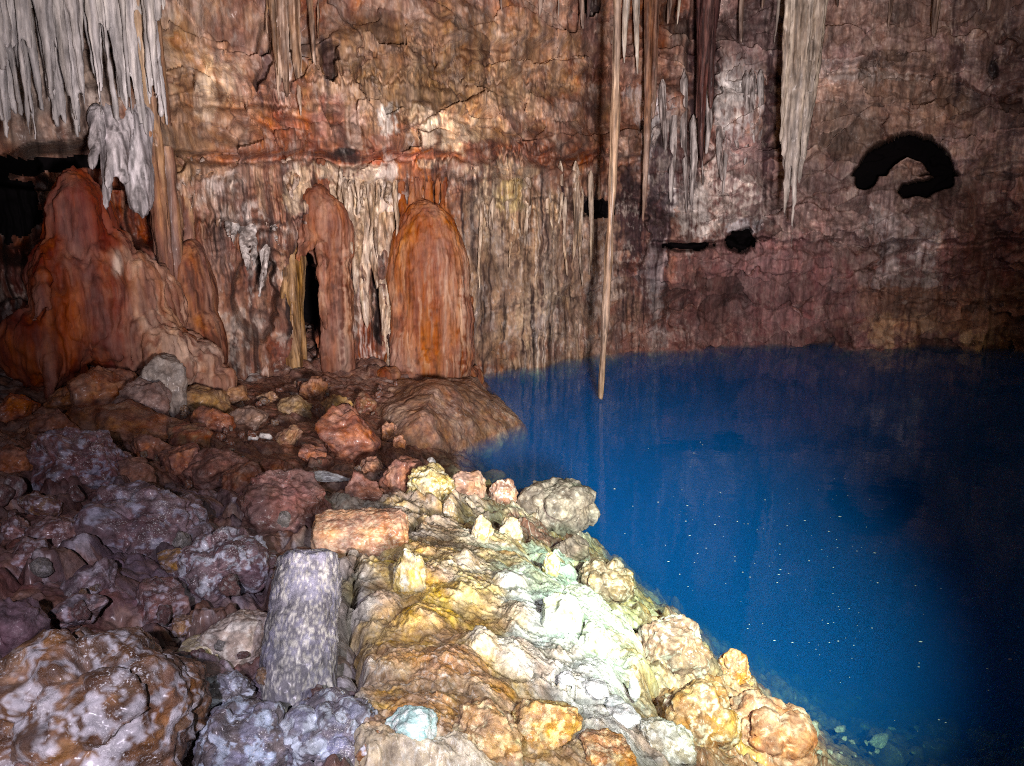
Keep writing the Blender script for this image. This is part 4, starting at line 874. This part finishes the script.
# ---------------------------------------------------------------- loose rubble
def build_rubble():
    protos = []
    for k in range(8):
        A, B = [(PUR, PURB), (BRN, BRNB), (RED, REDB), (GRY, GRYB)][k % 4]
        p, f, q = rock_shape('blocky' if k % 3 else 'round', (1, .8, .62), 300 + k, 3)
        me = mesh_obj('rubble_stone', p, f, rock_col(p, q, A, B, (0.4, .38, .38), .2, 300 + k), M_ROCK).data
        protos.append(me)
    for o in [o for o in COL.objects if o.name.startswith('rubble_stone')]: bpy.data.objects.remove(o)
    r2 = np.random.default_rng(5); n = 0
    lab = {0: ('small purple-brown stone lying loose among the left rubble', 'loose stones in the left rubble'), 1: ('small red-brown stone lying loose on the middle clay slope', 'loose stones on the clay slope')}
    while n < 130:
        if n < 48: px, py, z = r2.uniform(0, 330), r2.uniform(490, 740), 0
        else: px, py, z = r2.uniform(60, 410), r2.uniform(385, 490), 1
        g, t = on_ground(px, py)
        s = (r2.uniform(5, 15) if z == 0 else r2.uniform(2.5, 7)) * t / FPX
        k = int(r2.integers(8))
        if z == 1 and k % 4 in (0, 3): k = (k // 4) * 4 + 1 + int(r2.integers(2))
        if z == 0 and k % 4 == 2: k -= 2
        o = bpy.data.objects.new('loose_stone', protos[k]); COL.objects.link(o)
        o.location = (g[0], g[1], g[2] + s * .45 + .05 * (1 if z == 0 else .5)); o.scale = (s, s, s); o.rotation_euler = tuple(r2.uniform(0, 6.28, 3))
        tag(o, lab[z][0], 'stone', lab[z][1]); n += 1
    # stones under water by the near shore
    um = rock_material('submerged_stone', (.5, .8), .4, 20, 0, False, .3, .3)
    P2 = []
    for k in range(4):
        p, f, q = rock_shape('blocky', (1, .8, .5), 400 + k, 3); o = mesh_obj('submerged_stone', p, f, rock_col(p, q, (0.30, .30, .28), (.46, .46, .43), None, 0, 400 + k), um); P2.append(o.data); bpy.data.objects.remove(o)
    big = [(805, 745, 34, 'long pale slab under water beside the salmon lobed boulder'), (878, 752, 22, 'bright pale stone under water at the bottom edge, the largest of the submerged ones'), (840, 738, 14, 'pale stone under water between the long slab and the brightest stone')]
    for k in range(48):
        if k < 3: px, py, w, lb = big[k]; gp = None
        else:
            px, py, w = r2.uniform(815, 1024), 766 - abs(r2.normal(0, 36)), r2.uniform(3, 9); lb = 'small pale stone lying on the shallow lake bed'; gp = 'pale stones on the lake bed'
        g, t = on_ground(px, py); s = w * t / FPX * .55
        o = bpy.data.objects.new('submerged_stone', P2[k % 4]); COL.objects.link(o)
        o.location = (g[0], g[1], g[2] + s * .4 + .05); o.scale = (s, s * .8, s); o.rotation_euler = (r2.uniform(-.4, .4), r2.uniform(-.4, .4), r2.uniform(0, 6.28))
        tag(o, lb, 'stone', gp)
    # dust floating on the lake
    V, Fc = [], []
    for k in range(230):
        if r2.random() < .5: px, py = r2.uniform(640, 1020), r2.uniform(440, 740)
        else: px, py = r2.uniform(600, 860), r2.uniform(480, 680)
        c = at_z(px, py, .004)
        if ground_z(c[0], c[1])[0] > -.3: continue
        s = abs(r2.normal(0, 1)) * .0022 * (c[1] / 5) + .0018; a = r2.uniform(0, 6.28); e = r2.uniform(1, 2.2)
        b = len(V)
        for j in range(5):
            u = a + j * 1.2566; V.append((c[0] + s * e * math.cos(u), c[1] + s * math.sin(u), .004))
        V.append((c[0], c[1], .004 + s * .6))
        Fc += [(b + j, b + (j + 1) % 5, b + 5) for j in range(5)]
    dm = bpy.data.materials.new('pale_dust'); dm.use_nodes = True; dm.node_tree.nodes['Principled BSDF'].inputs['Base Color'].default_value = (.5, .55, .55, 1)
    tag(mesh_obj('floating_dust', np.array(V), np.array(Fc), None, dm, False), 'pale specks of dust floating on the lake surface', 'dust', kind='stuff')

# ---------------------------------------------------------------- dripstone
def drip_cols(V, A, B, tipcol=None, seed=0, freq=9):
    s1 = fbm(stack(V[:, 0] * freq, V[:, 1] * freq, V[:, 2] * .6), 3, seed); s2 = fbm(stack(V[:, 0] * freq * 2.6, V[:, 1] * freq * 2.6, V[:, 2] * 1.2), 3, seed + 5)
    c = np.tile(np.asarray(A, F32), (len(V), 1)); c = mix(c, B, sstep(-.25, .35, s1 + .5 * s2))
    s3 = fbm(stack(V[:, 0] * freq * 5, V[:, 1] * freq * 5, V[:, 2] * 2), 2, seed + 7)
    c = mix(c, np.asarray(A) * .4, sstep(.12, .45, -s2 - .4 * s1 - .3 * s3) * .8)
    c = mix(c, np.minimum(np.asarray(B) * 1.3, .7), sstep(.2, .5, s2 * .7 + .6 * s3) * .6)
    n = fbm(V * F32(5), 3, seed + 9)
    if tipcol is not None:
        zt = V[:, 2]; lo, hi = zt.min(), zt.max()
        c = mix(c, tipcol, sstep(.5, .1, (zt - lo) / (hi - lo) + .25 * s1) * .85)
    return c * (1 + .25 * n + .15 * s2)[:, None]

def hanging(name, label, cat, spikes, A, B, voxel, off=0.5, tipcol=None, seed=0, extra=(), flute=.02, group=None, back=-.10, jit=.12):
    """spikes: (px, py_top, py_tip, width_px[, power]) fused into one body, hung in front of the wall"""
    prims = []
    for k, s in enumerate(spikes):
        px, t0, t1, w = s[:4]; pw = s[4] if len(s) > 4 else .8
        tip, t = wall_point(px, t1, off + jit * math.sin(k * 2.3 + seed + k * k))
        r = math.hypot(tip[0], tip[1])
        if t0 is None: z0 = 9.35
        else: z0 = at_range(px, t0, r)[2]
        tx, ty = tip[0], tip[1]
        if t0 is not None:
            bk = wall_point(px, t0, back)[0]; tx, ty = bk[0], bk[1]
        prims.append(spike((tx, ty, z0), tip, w * t / FPX / 2, pw, seed + k, 20, max(20, int((z0 - tip[2]) / .06)), .03, hang=t0 is not None))
    for e in extra: prims.append(e)
    V, Nn, Fc = remesh_lists(prims, voxel, 2)
    fl = ridge(stack(V[:, 0] * 7, V[:, 1] * 7, V[:, 2] * .45), 3, seed + 3, .7)
    V = V + Nn * (flute * 1.6 * (fl - .5) + flute * .5 * fbm(V * F32(4), 3, seed + 4))[:, None]
    o = mesh_obj(name, V, Fc, drip_cols(V, A, B, tipcol, seed), M_DRIP)
    return tag(o, label, cat, group)

def build_drips():
    # great curtain, top left
    r3 = np.random.default_rng(3)
    sp = []
    for x in np.arange(-40, 168, 3.8):
        tip = 118 + 18 * math.sin(x * .11) + 12 * math.sin(x * .31 + 1) + r3.uniform(-26, 14)
        if 30 < x < 40: tip = 146
        if 14 < x < 26: tip = min(tip, 118)
        sp.append((x + r3.uniform(-2, 2), None, tip, r3.uniform(7, 13), r3.uniform(.2, .42)))
    for x in np.arange(-35, 165, 6.0):
        sp.append((x + r3.uniform(-4, 4), None, r3.uniform(10, 105), r3.uniform(10, 20), .3))
    hanging('stalactite_curtain', 'broad grey stalactite curtain with ragged tips filling the top left', 'stalactite curtain', sp, (0.19, .155, .125), (0.43, .405, .375), .02, .75, (0.45, .44, .45), 501, flute=.03, jit=.2)
    hanging('stalactite_fringe', 'short white fringe of stalactites under the big grey curtain', 'stalactite', [(104, 100, 214, 17, .4), (112, 100, 190, 18, .4), (96, 100, 172, 16, .4), (124, 100, 185, 20, .3), (132, 100, 214, 20, .22), (140, 100, 219, 18, .2), (146, 100, 214, 14, .2)], (0.28, .26, .27), (0.46, .44, .46), .022, .85, None, 520, flute=.025, back=.6)
    hanging('stalactite_column', 'tall tan fluted column at the right edge of the grey curtain', 'column', [(167, None, 300, 26, .25), (178, None, 330, 22, .2), (158, None, 260, 22, .3), (186, 140, 290, 15, .4), (172, 150, 300, 24, .3)], (0.27, .165, .09), (0.38, .25, .15), .03, .45, (0.2, .10, .08), 530, flute=.03)
    hanging('stalactite_fringe', 'narrow whitish drapery of drips beside the dark split above the red ledge', 'stalactite', [(283, None, 112, 14, .5), (290, None, 100, 16, .4), (300, None, 118, 13, .5), (275, None, 80, 14, .5), (312, None, 78, 14, .5), (268, None, 60, 14), (322, None, 60, 12), (305, None, 90, 12)], (0.22, .135, .085), (0.42, .32, .25), .025, .35, None, 540, flute=.025)
    hanging('stalactite_fringe', 'small white drip fringe beside the dark alcove', 'stalactite', [(244, 205, 275, 13, .5), (252, 205, 270, 12, .5), (262, 208, 300, 12, .5), (267, 206, 290, 11), (236, 205, 250, 14), (230, 205, 245, 12), (275, 206, 250, 12)], (0.34, .30, .28), (0.56, .53, .51), .025, .7, None, 550)
    hanging('alcove_column', 'slim brown column standing inside the dark alcove', 'column', [(293, 240, 372, 20, .08), (299, 245, 375, 14, .08)], (0.22, .12, .05), (0.34, .21, .10), .025, .05, None, 555)
    hanging('stalactite_fringe', 'pale fluted drapery between the two red domes', 'stalactite', [(358, 190, 300, 14, .5), (366, 185, 330, 14, .4), (374, 185, 290, 13, .4), (382, 190, 350, 12, .3), (390, 200, 372, 10, .2), (350, 190, 250, 14)], (0.38, .26, .17), (0.60, .48, .36), .025, .35, None, 560)
    # small drips all over the wall: from the ledges and from the roof above the frame
    r4 = np.random.default_rng(12); spots = []
    for x in np.arange(186, 300, 6.0): spots.append((x + r4.uniform(-2, 2), 158 + r4.uniform(-6, 6), r4.uniform(178, 232), r4.uniform(4, 9), 'small drip stalactite under the ledge above the red hump and dark alcove', 'drips under the left ledge', 0))
    for x in np.arange(340, 400, 6.0): spots.append((x + r4.uniform(-2, 2), 172 + r4.uniform(-8, 8), r4.uniform(200, 280), r4.uniform(4, 9), 'small pale drip stalactite on the wall between the two domes', 'drips between the domes', 1))
    for x in np.arange(480, 600, 8.0): spots.append((x + r4.uniform(-3, 3), 168 + r4.uniform(-10, 30), r4.uniform(220, 320), r4.uniform(4, 9), 'thin pale drip ridge on the streaked wall right of the orange dome', 'drips right of the orange dome', 1))
    for x in [500, 541, 582, 668, 741, 762, 838, 887, 935, 986]: spots.append((x, None, r4.uniform(8, 45), r4.uniform(6, 12), 'small stalactite hanging from above at the top right of the wall', 'small stalactites along the top', 2))
    for x in np.arange(655, 770, 9.0): spots.append((x + r4.uniform(-3, 3), 95 + r4.uniform(-30, 30), r4.uniform(130, 215), r4.uniform(4, 9), 'thin grey drip on the pale patch left of the huge fluted stalactite', 'drips on the pale patch', 3))
    PAL = [((.24, .15, .10), (.46, .38, .32)), ((.36, .26, .18), (.58, .48, .38)), ((.22, .15, .12), (.40, .32, .27)), ((.28, .24, .23), (.52, .49, .48))]
    for k, (x, y0, y1, w, lb, gp, pa) in enumerate(spots):
        hanging('drip_stalactite', lb, 'stalactite', [(x, y0, y1, w, .35)], PAL[pa][0], PAL[pa][1], .018, .42 if y0 else .6, None, 2000 + k * 3, flute=.012, group=gp, back=.12)
    # lone long stalactite out over the lake
    tip = at_z(604, 399, .03)
    V, f = spike((tip[0] + .06, tip[1], 9.4), tip, .066, .14, 571, 28, 420, .42, 1, .06, .26)
    tri = []
    for q in f:
        tri.append(q[:3]);
        if len(q) == 4: tri.append([q[0], q[2], q[3]])
    V = np.asarray(V, F32)
    tag(mesh_obj('long_stalactite', V, np.array(tri), drip_cols(V, (0.30, .20, .135), (0.42, .30, .21), None, 571), M_DRIP), 'very long thin stalactite reaching down to the lake surface', 'stalactite')
    hanging('fluted_stalactite', 'huge fluted stalactite with whitish tip hanging over the right part of the lake', 'stalactite',
            [(790, None, 250, 17, .9), (783, None, 205, 20, .45), (798, None, 185, 22, .5), (806, None, 150, 20, .5), (813, None, 95, 20, .5), (786, None, 218, 12, .4), (793, None, 210, 15, .5), (800, None, 120, 26, .4), (778, None, 150, 10, .5), (784, None, 160, 18, .4), (808, None, 50, 30, .4)], (0.36, .295, .235), (0.55, .49, .42), .03, 2.6, (0.60, .56, .53), 580, flute=.035)
    hanging('stalactite', 'thin grey stalactite just left of the huge fluted one', 'stalactite', [(774, None, 46, 9, .6)], (0.36, .31, .26), (.46, .4, .35), .02, 2.3, None, 595)
    hanging('stalactite', 'slender reddish-brown stalactite right of the long thin one', 'stalactite', [(651, None, 120, 15, .5), (642, None, 224, 10, .4), (646, None, 190, 10, .4), (656, None, 60, 9, .4)], (0.20, .10, .065), (0.30, .17, .11), .022, 1.0, (0.36, .26, .2), 600)
    hanging('stalactite', 'dark maroon stalactite with broad top and long point', 'stalactite', [(700, None, 168, 17, .5), (708, None, 110, 13, .4), (695, None, 120, 10, .4), (714, None, 40, 10, .4)], (0.085, .04, .04), (0.15, .07, .06), .022, .9, None, 605)
    for k, (x, y, w, lb) in enumerate([(626, 66, 13, 'longest of the three white icicle-like stalactites right of the long thin one'), (618, 42, 11, 'leftmost of the three white icicle-like stalactites right of the long thin one'), (635, 76, 12, 'rightmost of the three white icicle-like stalactites right of the long thin one'),
                                       (556, 26, 6, 'tiny pale stalactite at the top left of the long thin one'), (677, 28, 9, 'short pale stalactite at the top between the brown and maroon ones'), (590, 20, 16, 'short black-stained stub stalactite at the top beside the long thin one')]):
        A, B = ((.56, .5, .42), (.7, .64, .55)) if k != 5 else ((.05, .035, .035), (.1, .06, .055))
        hanging('stalactite', lb, 'stalactite', [(x, None, y, w, .55)], A, B, .02, .9, None, 610 + k, flute=.008)

# ---------------------------------------------------------------- flowstone domes
def revolve_dome(name, label, px, py_top, py_bot, w_px, off, squash, A, B, hi, seed, shoulder=.42):
    b, t = wall_point(px, py_bot, off); r = math.hypot(b[0], b[1])
    H = at_range(px, py_top, r)[2] - b[2]; R0 = w_px * t / FPX / 2
    nt, nz = 460, 260
    v = np.linspace(0, 1, nz)                         # 0 foot .. 1 top
    th = np.linspace(0, 2 * np.pi, nt, endpoint=False)
    prof = np.where(v < 1 - shoulder, 1.0 + 0.03 * np.sin(v * 5), np.sqrt(np.clip(1 - ((v - (1 - shoulder)) / shoulder) ** 2.0, 0, 1)))
    prof = prof * (0.95 + .05 * (1 - v))
    T, Vv = np.meshgrid(th, v, indexing='ij'); P = np.meshgrid(th, prof, indexing='ij')[1]
    ct, stt = np.cos(T).ravel(), np.sin(T).ravel(); vv = Vv.ravel(); pp = P.ravel()
    q = stack(ct * 3.0, stt * 3.0, vv * .8)
    low = sstep(.85, .45, vv)
    ct0, st0 = ct, stt; ct, stt = ct * np.clip(pp, .12, 1), stt * np.clip(pp, .12, 1)
    rib = ridge(stack(ct * 6.5, stt * 6.5, vv * .5), 2, seed); rib2 = ridge(stack(ct * 15, stt * 15, vv * .9), 2, seed + 4)
    rad = R0 * pp * (1 + .16 * fbm(stack(ct * 1.3, stt * 1.3, vv * 1.6), 3, seed + 8)) + R0 * (.15 + .85 * low) * (.045 * (rib - .5) + .03 * (rib2 - .5)) + R0 * .012 * fbm(q * F32(4), 3, seed + 9)
    z = H * vv + H * .012 * fbm(q * F32(2), 3, seed + 10)
    Vx = np.stack([b[0] + rad * ct0, b[1] + rad * st0 * squash, b[2] + z - .06 + .03 * (rib - .5) * (vv < .02)], -1)
    n1 = fbm(stack(ct * 5, stt * 5, vv * 1.1), 4, seed + 20); s2 = fbm(stack(ct * 14, stt * 14, vv * 1.6), 3, seed + 22); s3 = fbm(stack(ct * 30, stt * 30, vv * 2), 2, seed + 23)
    c = np.tile(np.asarray(A, F32), (len(Vx), 1)); c = mix(c, B, sstep(-.2, .4, n1 + .5 * s2)); c = mix(c, np.asarray(A) * .5, sstep(.2, .55, -s2 - .3 * n1 - .2 * s3) * (.12 + .5 * low))
    run = np.exp(-((np.mod(T.ravel() - (-.55) + np.pi, 2 * np.pi) - np.pi) / .16) ** 2) * sstep(.85, .5, vv) * sstep(-.4, .3, s2)
    c = mix(c, hi, run * .75); c = mix(c, hi, sstep(.35, .6, s2 + .4 * s3) * low * .5)
    c = c * (1 + .18 * s2 + .15 * s3)[:, None]
    o = mesh_obj(name, Vx, grid_faces(nt, nz, True), c, M_FLOW)
    return tag(o, label, 'flowstone')

def ribbed_flow(name, label, ells, cols, px_span, A, B, hi, seed, hi_px, rough=.05, off=.5):
    """flowstone body: rounded lobes with many drip columns fused over the front"""
    r5 = np.random.default_rng(seed); prims = []
    for px, py, o_, rx, ry, rz in ells:
        p, t = wall_point(px, py, o_); prims.append(ell(p, (rx, ry, rz), 4))
    for px, t0, t1, w, o_ in cols:
        tip, t = wall_point(px, t1, o_); top, _ = wall_point(px, t0, o_ - .34)
        prims.append(spike((top[0], top[1], top[2]), tip, w * t / FPX / 2, .12, seed + int(px), 16, max(16, int((top[2] - tip[2]) / .06)), .3))
    V, Nn, Fc = remesh_lists(prims, .02, 10)
    px, py = project(V.astype(float))
    fl = ridge(stack(V[:, 0] * 7, V[:, 1] * 7, V[:, 2] * .4), 3, seed, .65); st = fbm(V * F32(2.2), 5, seed + 2, .55)
    terr = fbm(stack(V[:, 0] * 2.5, V[:, 1] * 2.5, V[:, 2] * 5), 3, seed + 4)
    V = V + Nn * (.035 * (fl - .5) + rough * .7 * st + .008 * terr + .016 * (ridge(stack(V[:, 0] * 17, V[:, 1] * 17, V[:, 2] * .6), 2, seed + 6) - .5))[:, None]
    n1 = fbm(V * F32(1.7), 4, seed + 20); s2 = fbm(stack(V[:, 0] * 9, V[:, 1] * 9, V[:, 2] * .8), 3, seed + 22); s3 = fbm(stack(V[:, 0] * 24, V[:, 1] * 24, V[:, 2] * 1.8), 3, seed + 23); n3 = fbm(V * F32(9), 4, seed + 25)
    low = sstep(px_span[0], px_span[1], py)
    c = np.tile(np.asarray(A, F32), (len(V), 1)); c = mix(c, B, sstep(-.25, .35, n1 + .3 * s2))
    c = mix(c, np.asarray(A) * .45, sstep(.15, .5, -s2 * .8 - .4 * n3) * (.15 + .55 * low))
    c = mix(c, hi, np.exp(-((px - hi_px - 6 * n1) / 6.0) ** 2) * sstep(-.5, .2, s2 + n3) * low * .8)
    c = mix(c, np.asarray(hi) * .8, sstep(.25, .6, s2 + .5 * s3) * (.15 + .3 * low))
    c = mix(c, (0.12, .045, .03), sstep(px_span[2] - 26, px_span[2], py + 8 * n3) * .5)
    c = c * (1 + .30 * s3 + .12 * n3)[:, None]
    return tag(mesh_obj(name, V, Fc, c, M_FLOW), label, 'flowstone')

def build_flowstone():
    r6 = np.random.default_rng(9)
    el = [(428, 286, .34, .69, .55, 1.36), (430, 320, .38, .72, .58, 1.25), (432, 350, .40, .72, .58, .9), (424, 365, .42, .70, .55, .6), (420, 214, .10, .20, .3, .24)]
    co = []
    for px in np.arange(391, 473, 3.2):
        u = (px - 430) / 43; o_ = .40 + .50 * math.sqrt(max(0, 1 - u * u)); co.append((px + r6.uniform(-1.5, 1.5), 276 + 26 * u * u + r6.uniform(-30, 22), 384, r6.uniform(4, 7), o_ + r6.uniform(-.02, .04)))
    for px in (402, 411, 419, 428, 437, 443): co.append((px, 158 + r6.uniform(-4, 10), 226 + r6.uniform(-12, 14) + .012 * (px - 424) ** 2, r6.uniform(5, 9), .24))
    for px in np.arange(384, 482, 7.0): el.append((px + r6.uniform(-2, 2), 376 + r6.uniform(-3, 3), .55 + r6.uniform(0, .35), .13 + r6.uniform(0, .08), .2, .10 + r6.uniform(0, .12)))
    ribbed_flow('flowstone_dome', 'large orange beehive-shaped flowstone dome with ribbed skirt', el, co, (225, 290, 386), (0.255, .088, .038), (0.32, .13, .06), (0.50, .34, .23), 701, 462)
    el = [(325, 222, .22, .36, .34, .42), (318, 205, .14, .22, .3, .3), (335, 240, .26, .28, .3, .5), (337, 300, .28, .24, .3, .9), (338, 350, .3, .26, .3, .5)]
    co = [(301, 222, 262, 7, .35), (306, 218, 256, 8, .4), (312, 215, 250, 8, .45), (317, 215, 268, 8, .45), (322, 225, 330, 8, .5), (327, 225, 376, 9, .52), (332, 225, 378, 8, .55), (338, 225, 378, 9, .55), (343, 230, 378, 8, .5), (348, 240, 378, 8, .45), (316, 165, 215, 9, .2), (322, 160, 215, 10, .2), (328, 170, 215, 8, .2)]
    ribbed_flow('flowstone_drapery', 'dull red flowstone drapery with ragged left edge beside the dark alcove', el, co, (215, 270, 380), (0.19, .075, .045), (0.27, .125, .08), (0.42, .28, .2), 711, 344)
    # red-orange cascade on the left
    def E(px, py, off, rx, ry, rz):
        p, t = wall_point(px, py, off); return ell(p, (rx, ry, rz), 4)
    pr = [E(84, 238, .45, .34, .45, .80), E(72, 300, .5, .40, .5, .75), E(102, 300, .65, .38, .5, .72), E(50, 345, .35, .45, .5, .5)]
    pr += [E(138, 300, .8, .34, .42, .58), E(160, 306, .8, .24, .4, .52), E(150, 335, .95, .38, .45, .40), E(178, 356, 1.1, .30, .4, .30), E(198, 372, 1.2, .20, .3, .18), E(122, 340, .75, .38, .45, .5), E(112, 270, .7, .25, .4, .5), E(165, 348, 1.25, .36, .4, .36), E(190, 364, 1.4, .32, .4, .26), E(212, 379, 1.5, .22, .3, .16)]
    r8 = np.random.default_rng(31)
    for k in range(34):
        x_ = r8.uniform(38, 168); y_ = (195 + abs(x_ - 85) * 1.3 if x_ < 118 else 262) + r8.uniform(0, 60)
        tip, t = wall_point(x_, y_ + r8.uniform(50, 110), (.95 if x_ < 118 else 1.15) + r8.uniform(-.12, .1)); top = wall_point(x_, y_, .7)[0]
        pr.append(spike((top[0], top[1], top[2]), tip, r8.uniform(4, 8) * t / FPX, .2, 800 + k, 14, 24, .3))
    V, Nn, Fc = remesh_lists(pr, .025, 6)
    fl = ridge(stack(V[:, 0] * 4.5, V[:, 1] * 4.5, V[:, 2] * .5), 3, 721)
    V = V + Nn * (.07 * (fl - .5) + .09 * fbm(V * F32(1.6), 5, 723, .55) + .035 * (ridge(stack(V[:, 0] * 12, V[:, 1] * 12, V[:, 2] * 1.2), 2, 724) - .5))[:, None]
    px, py = project(V.astype(float))
    n1 = fbm(V * F32(1.5), 4, 725); s2 = fbm(stack(V[:, 0] * 9, V[:, 1] * 9, V[:, 2] * .7), 3, 727); n2 = fbm(V * F32(7), 3, 729)
    c = np.tile(np.array([0.17, 0.042, 0.025], F32), (len(V), 1)); c = mix(c, (0.25, .075, .038), sstep(-.1, .4, n1 + .4 * s2))
    tanz = sstep(105, 135, px + n1 * 20); c = mix(c, (0.31, .165, .11), tanz * .85); c = mix(c, (0.44, .30, .22), tanz * sstep(0, .4, s2 + n1) * .7)
    c = mix(c, (.62, .5, .42), sstep(.75, .2, np.hypot((px - 117) / 9, (py - 265) / 26) + .3 * s2) * .9)
    c = mix(c, (0.10, .03, .02), sstep(.2, .5, -s2) * .5)
    c = c * (1 + .2 * n2 + .12 * s2)[:, None]
    tag(mesh_obj('flowstone_cascade', V, Fc, c, M_FLOW), 'red and tan flowstone cascade spilling down the left wall', 'flowstone')
    pr = [E(196, 300, .35, .24, .4, .8), E(200, 345, .45, .34, .4, .6), E(190, 345, .4, .3, .4, .5)]
    V, Nn, Fc = remesh(pr, .03, 8)
    fl = ridge(stack(V[:, 0] * 8, V[:, 1] * 8, V[:, 2] * .5), 3, 731); V = V + Nn * (.03 * (fl - .5) + .03 * fbm(V * F32(2), 3, 733))[:, None]
    tag(mesh_obj('flowstone_dome', V, Fc, drip_cols(V, (0.19, .07, .042), (0.26, .115, .065), None, 735), M_FLOW), 'small red flowstone hump tucked between the cascade and the drip fringe', 'flowstone')

# ---------------------------------------------------------------- light, camera
def build_light():
    w = bpy.data.worlds.new('World'); SC.world = w; w.use_nodes = True
    nt = w.node_tree; bg = nt.nodes['Background']
    sky = nt.nodes.new('ShaderNodeTexSky'); sky.sky_type = 'NISHITA'; sky.sun_disc = False; sky.sun_elevation = RAD(4); sky.sun_rotation = RAD(180)
    nt.links.new(sky.outputs[0], bg.inputs['Color']); bg.inputs['Strength'].default_value = 0.022
    def spot(name, loc, target, energy, col, size, blend, rad):
        l = bpy.data.lights.new(name, 'SPOT'); l.energy = energy; l.color = col; l.spot_size = RAD(size); l.spot_blend = blend; l.shadow_soft_size = rad
        o = bpy.data.objects.new(name, l); COL.objects.link(o); o.location = loc
        from mathutils import Vector
        o.rotation_euler = (Vector(target) - Vector(loc)).to_track_quat('-Z', 'Y').to_euler(); return o
    t1 = wall_point(520, 40)[0]; spot('wall_torch', (0.9, -0.2, 2.3), t1, 9600, (1.0, 0.86, 0.84), 78, 1.0, .3)
    t2 = on_ground(535, 622)[0]; spot('hand_torch', (0.75, 0.1, 3.3), t2, 520, (1.0, 0.96, 0.88), 52, 1.0, .03)
    t3 = on_ground(150, 660)[0]; spot('left_fill_spot', (-0.35, -0.1, 3.1), t3, 430, (0.92, 0.82, 1.0), 90, 1.0, .03)  # added violet fill for the left rubble, standing for no known torch
    t4 = at_z(685, 572, 0); spot('lake_fill_spot', (1.3, 0.2, 3.4), t4, 3900, (0.78, 1.0, 0.72), 39, 1.0, .05)  # added spot that makes the near-shore water glow

def build_camera():
    cd = bpy.data.cameras.new('camera'); cd.sensor_width = 36; cd.lens = 36 * FPX / 1024; cd.clip_end = 200; cd.clip_start = .05
    o = bpy.data.objects.new('camera', cd); COL.objects.link(o); o.location = CAM; o.rotation_euler = (RAD(90) - PITCH, 0, 0)
    SC.camera = o

build_wall(); build_ceiling(); build_ground(); build_mound(); build_water(); build_flowstone(); build_drips(); build_rocks(); build_rubble(); build_light(); build_camera()
SC.view_settings.view_transform = 'Standard'; SC.view_settings.look = 'None'; SC.view_settings.exposure = 0; SC.view_settings.gamma = 1
SC.render.engine = 'CYCLES'; SC.cycles.use_denoising = False; SC.cycles.filter_width = 1.0
SC.cycles.max_bounces = 6; SC.cycles.diffuse_bounces = 3; SC.cycles.glossy_bounces = 3; SC.cycles.volume_bounces = 2; SC.cycles.transparent_max_bounces = 8
SC.cycles.sample_clamp_indirect = 3
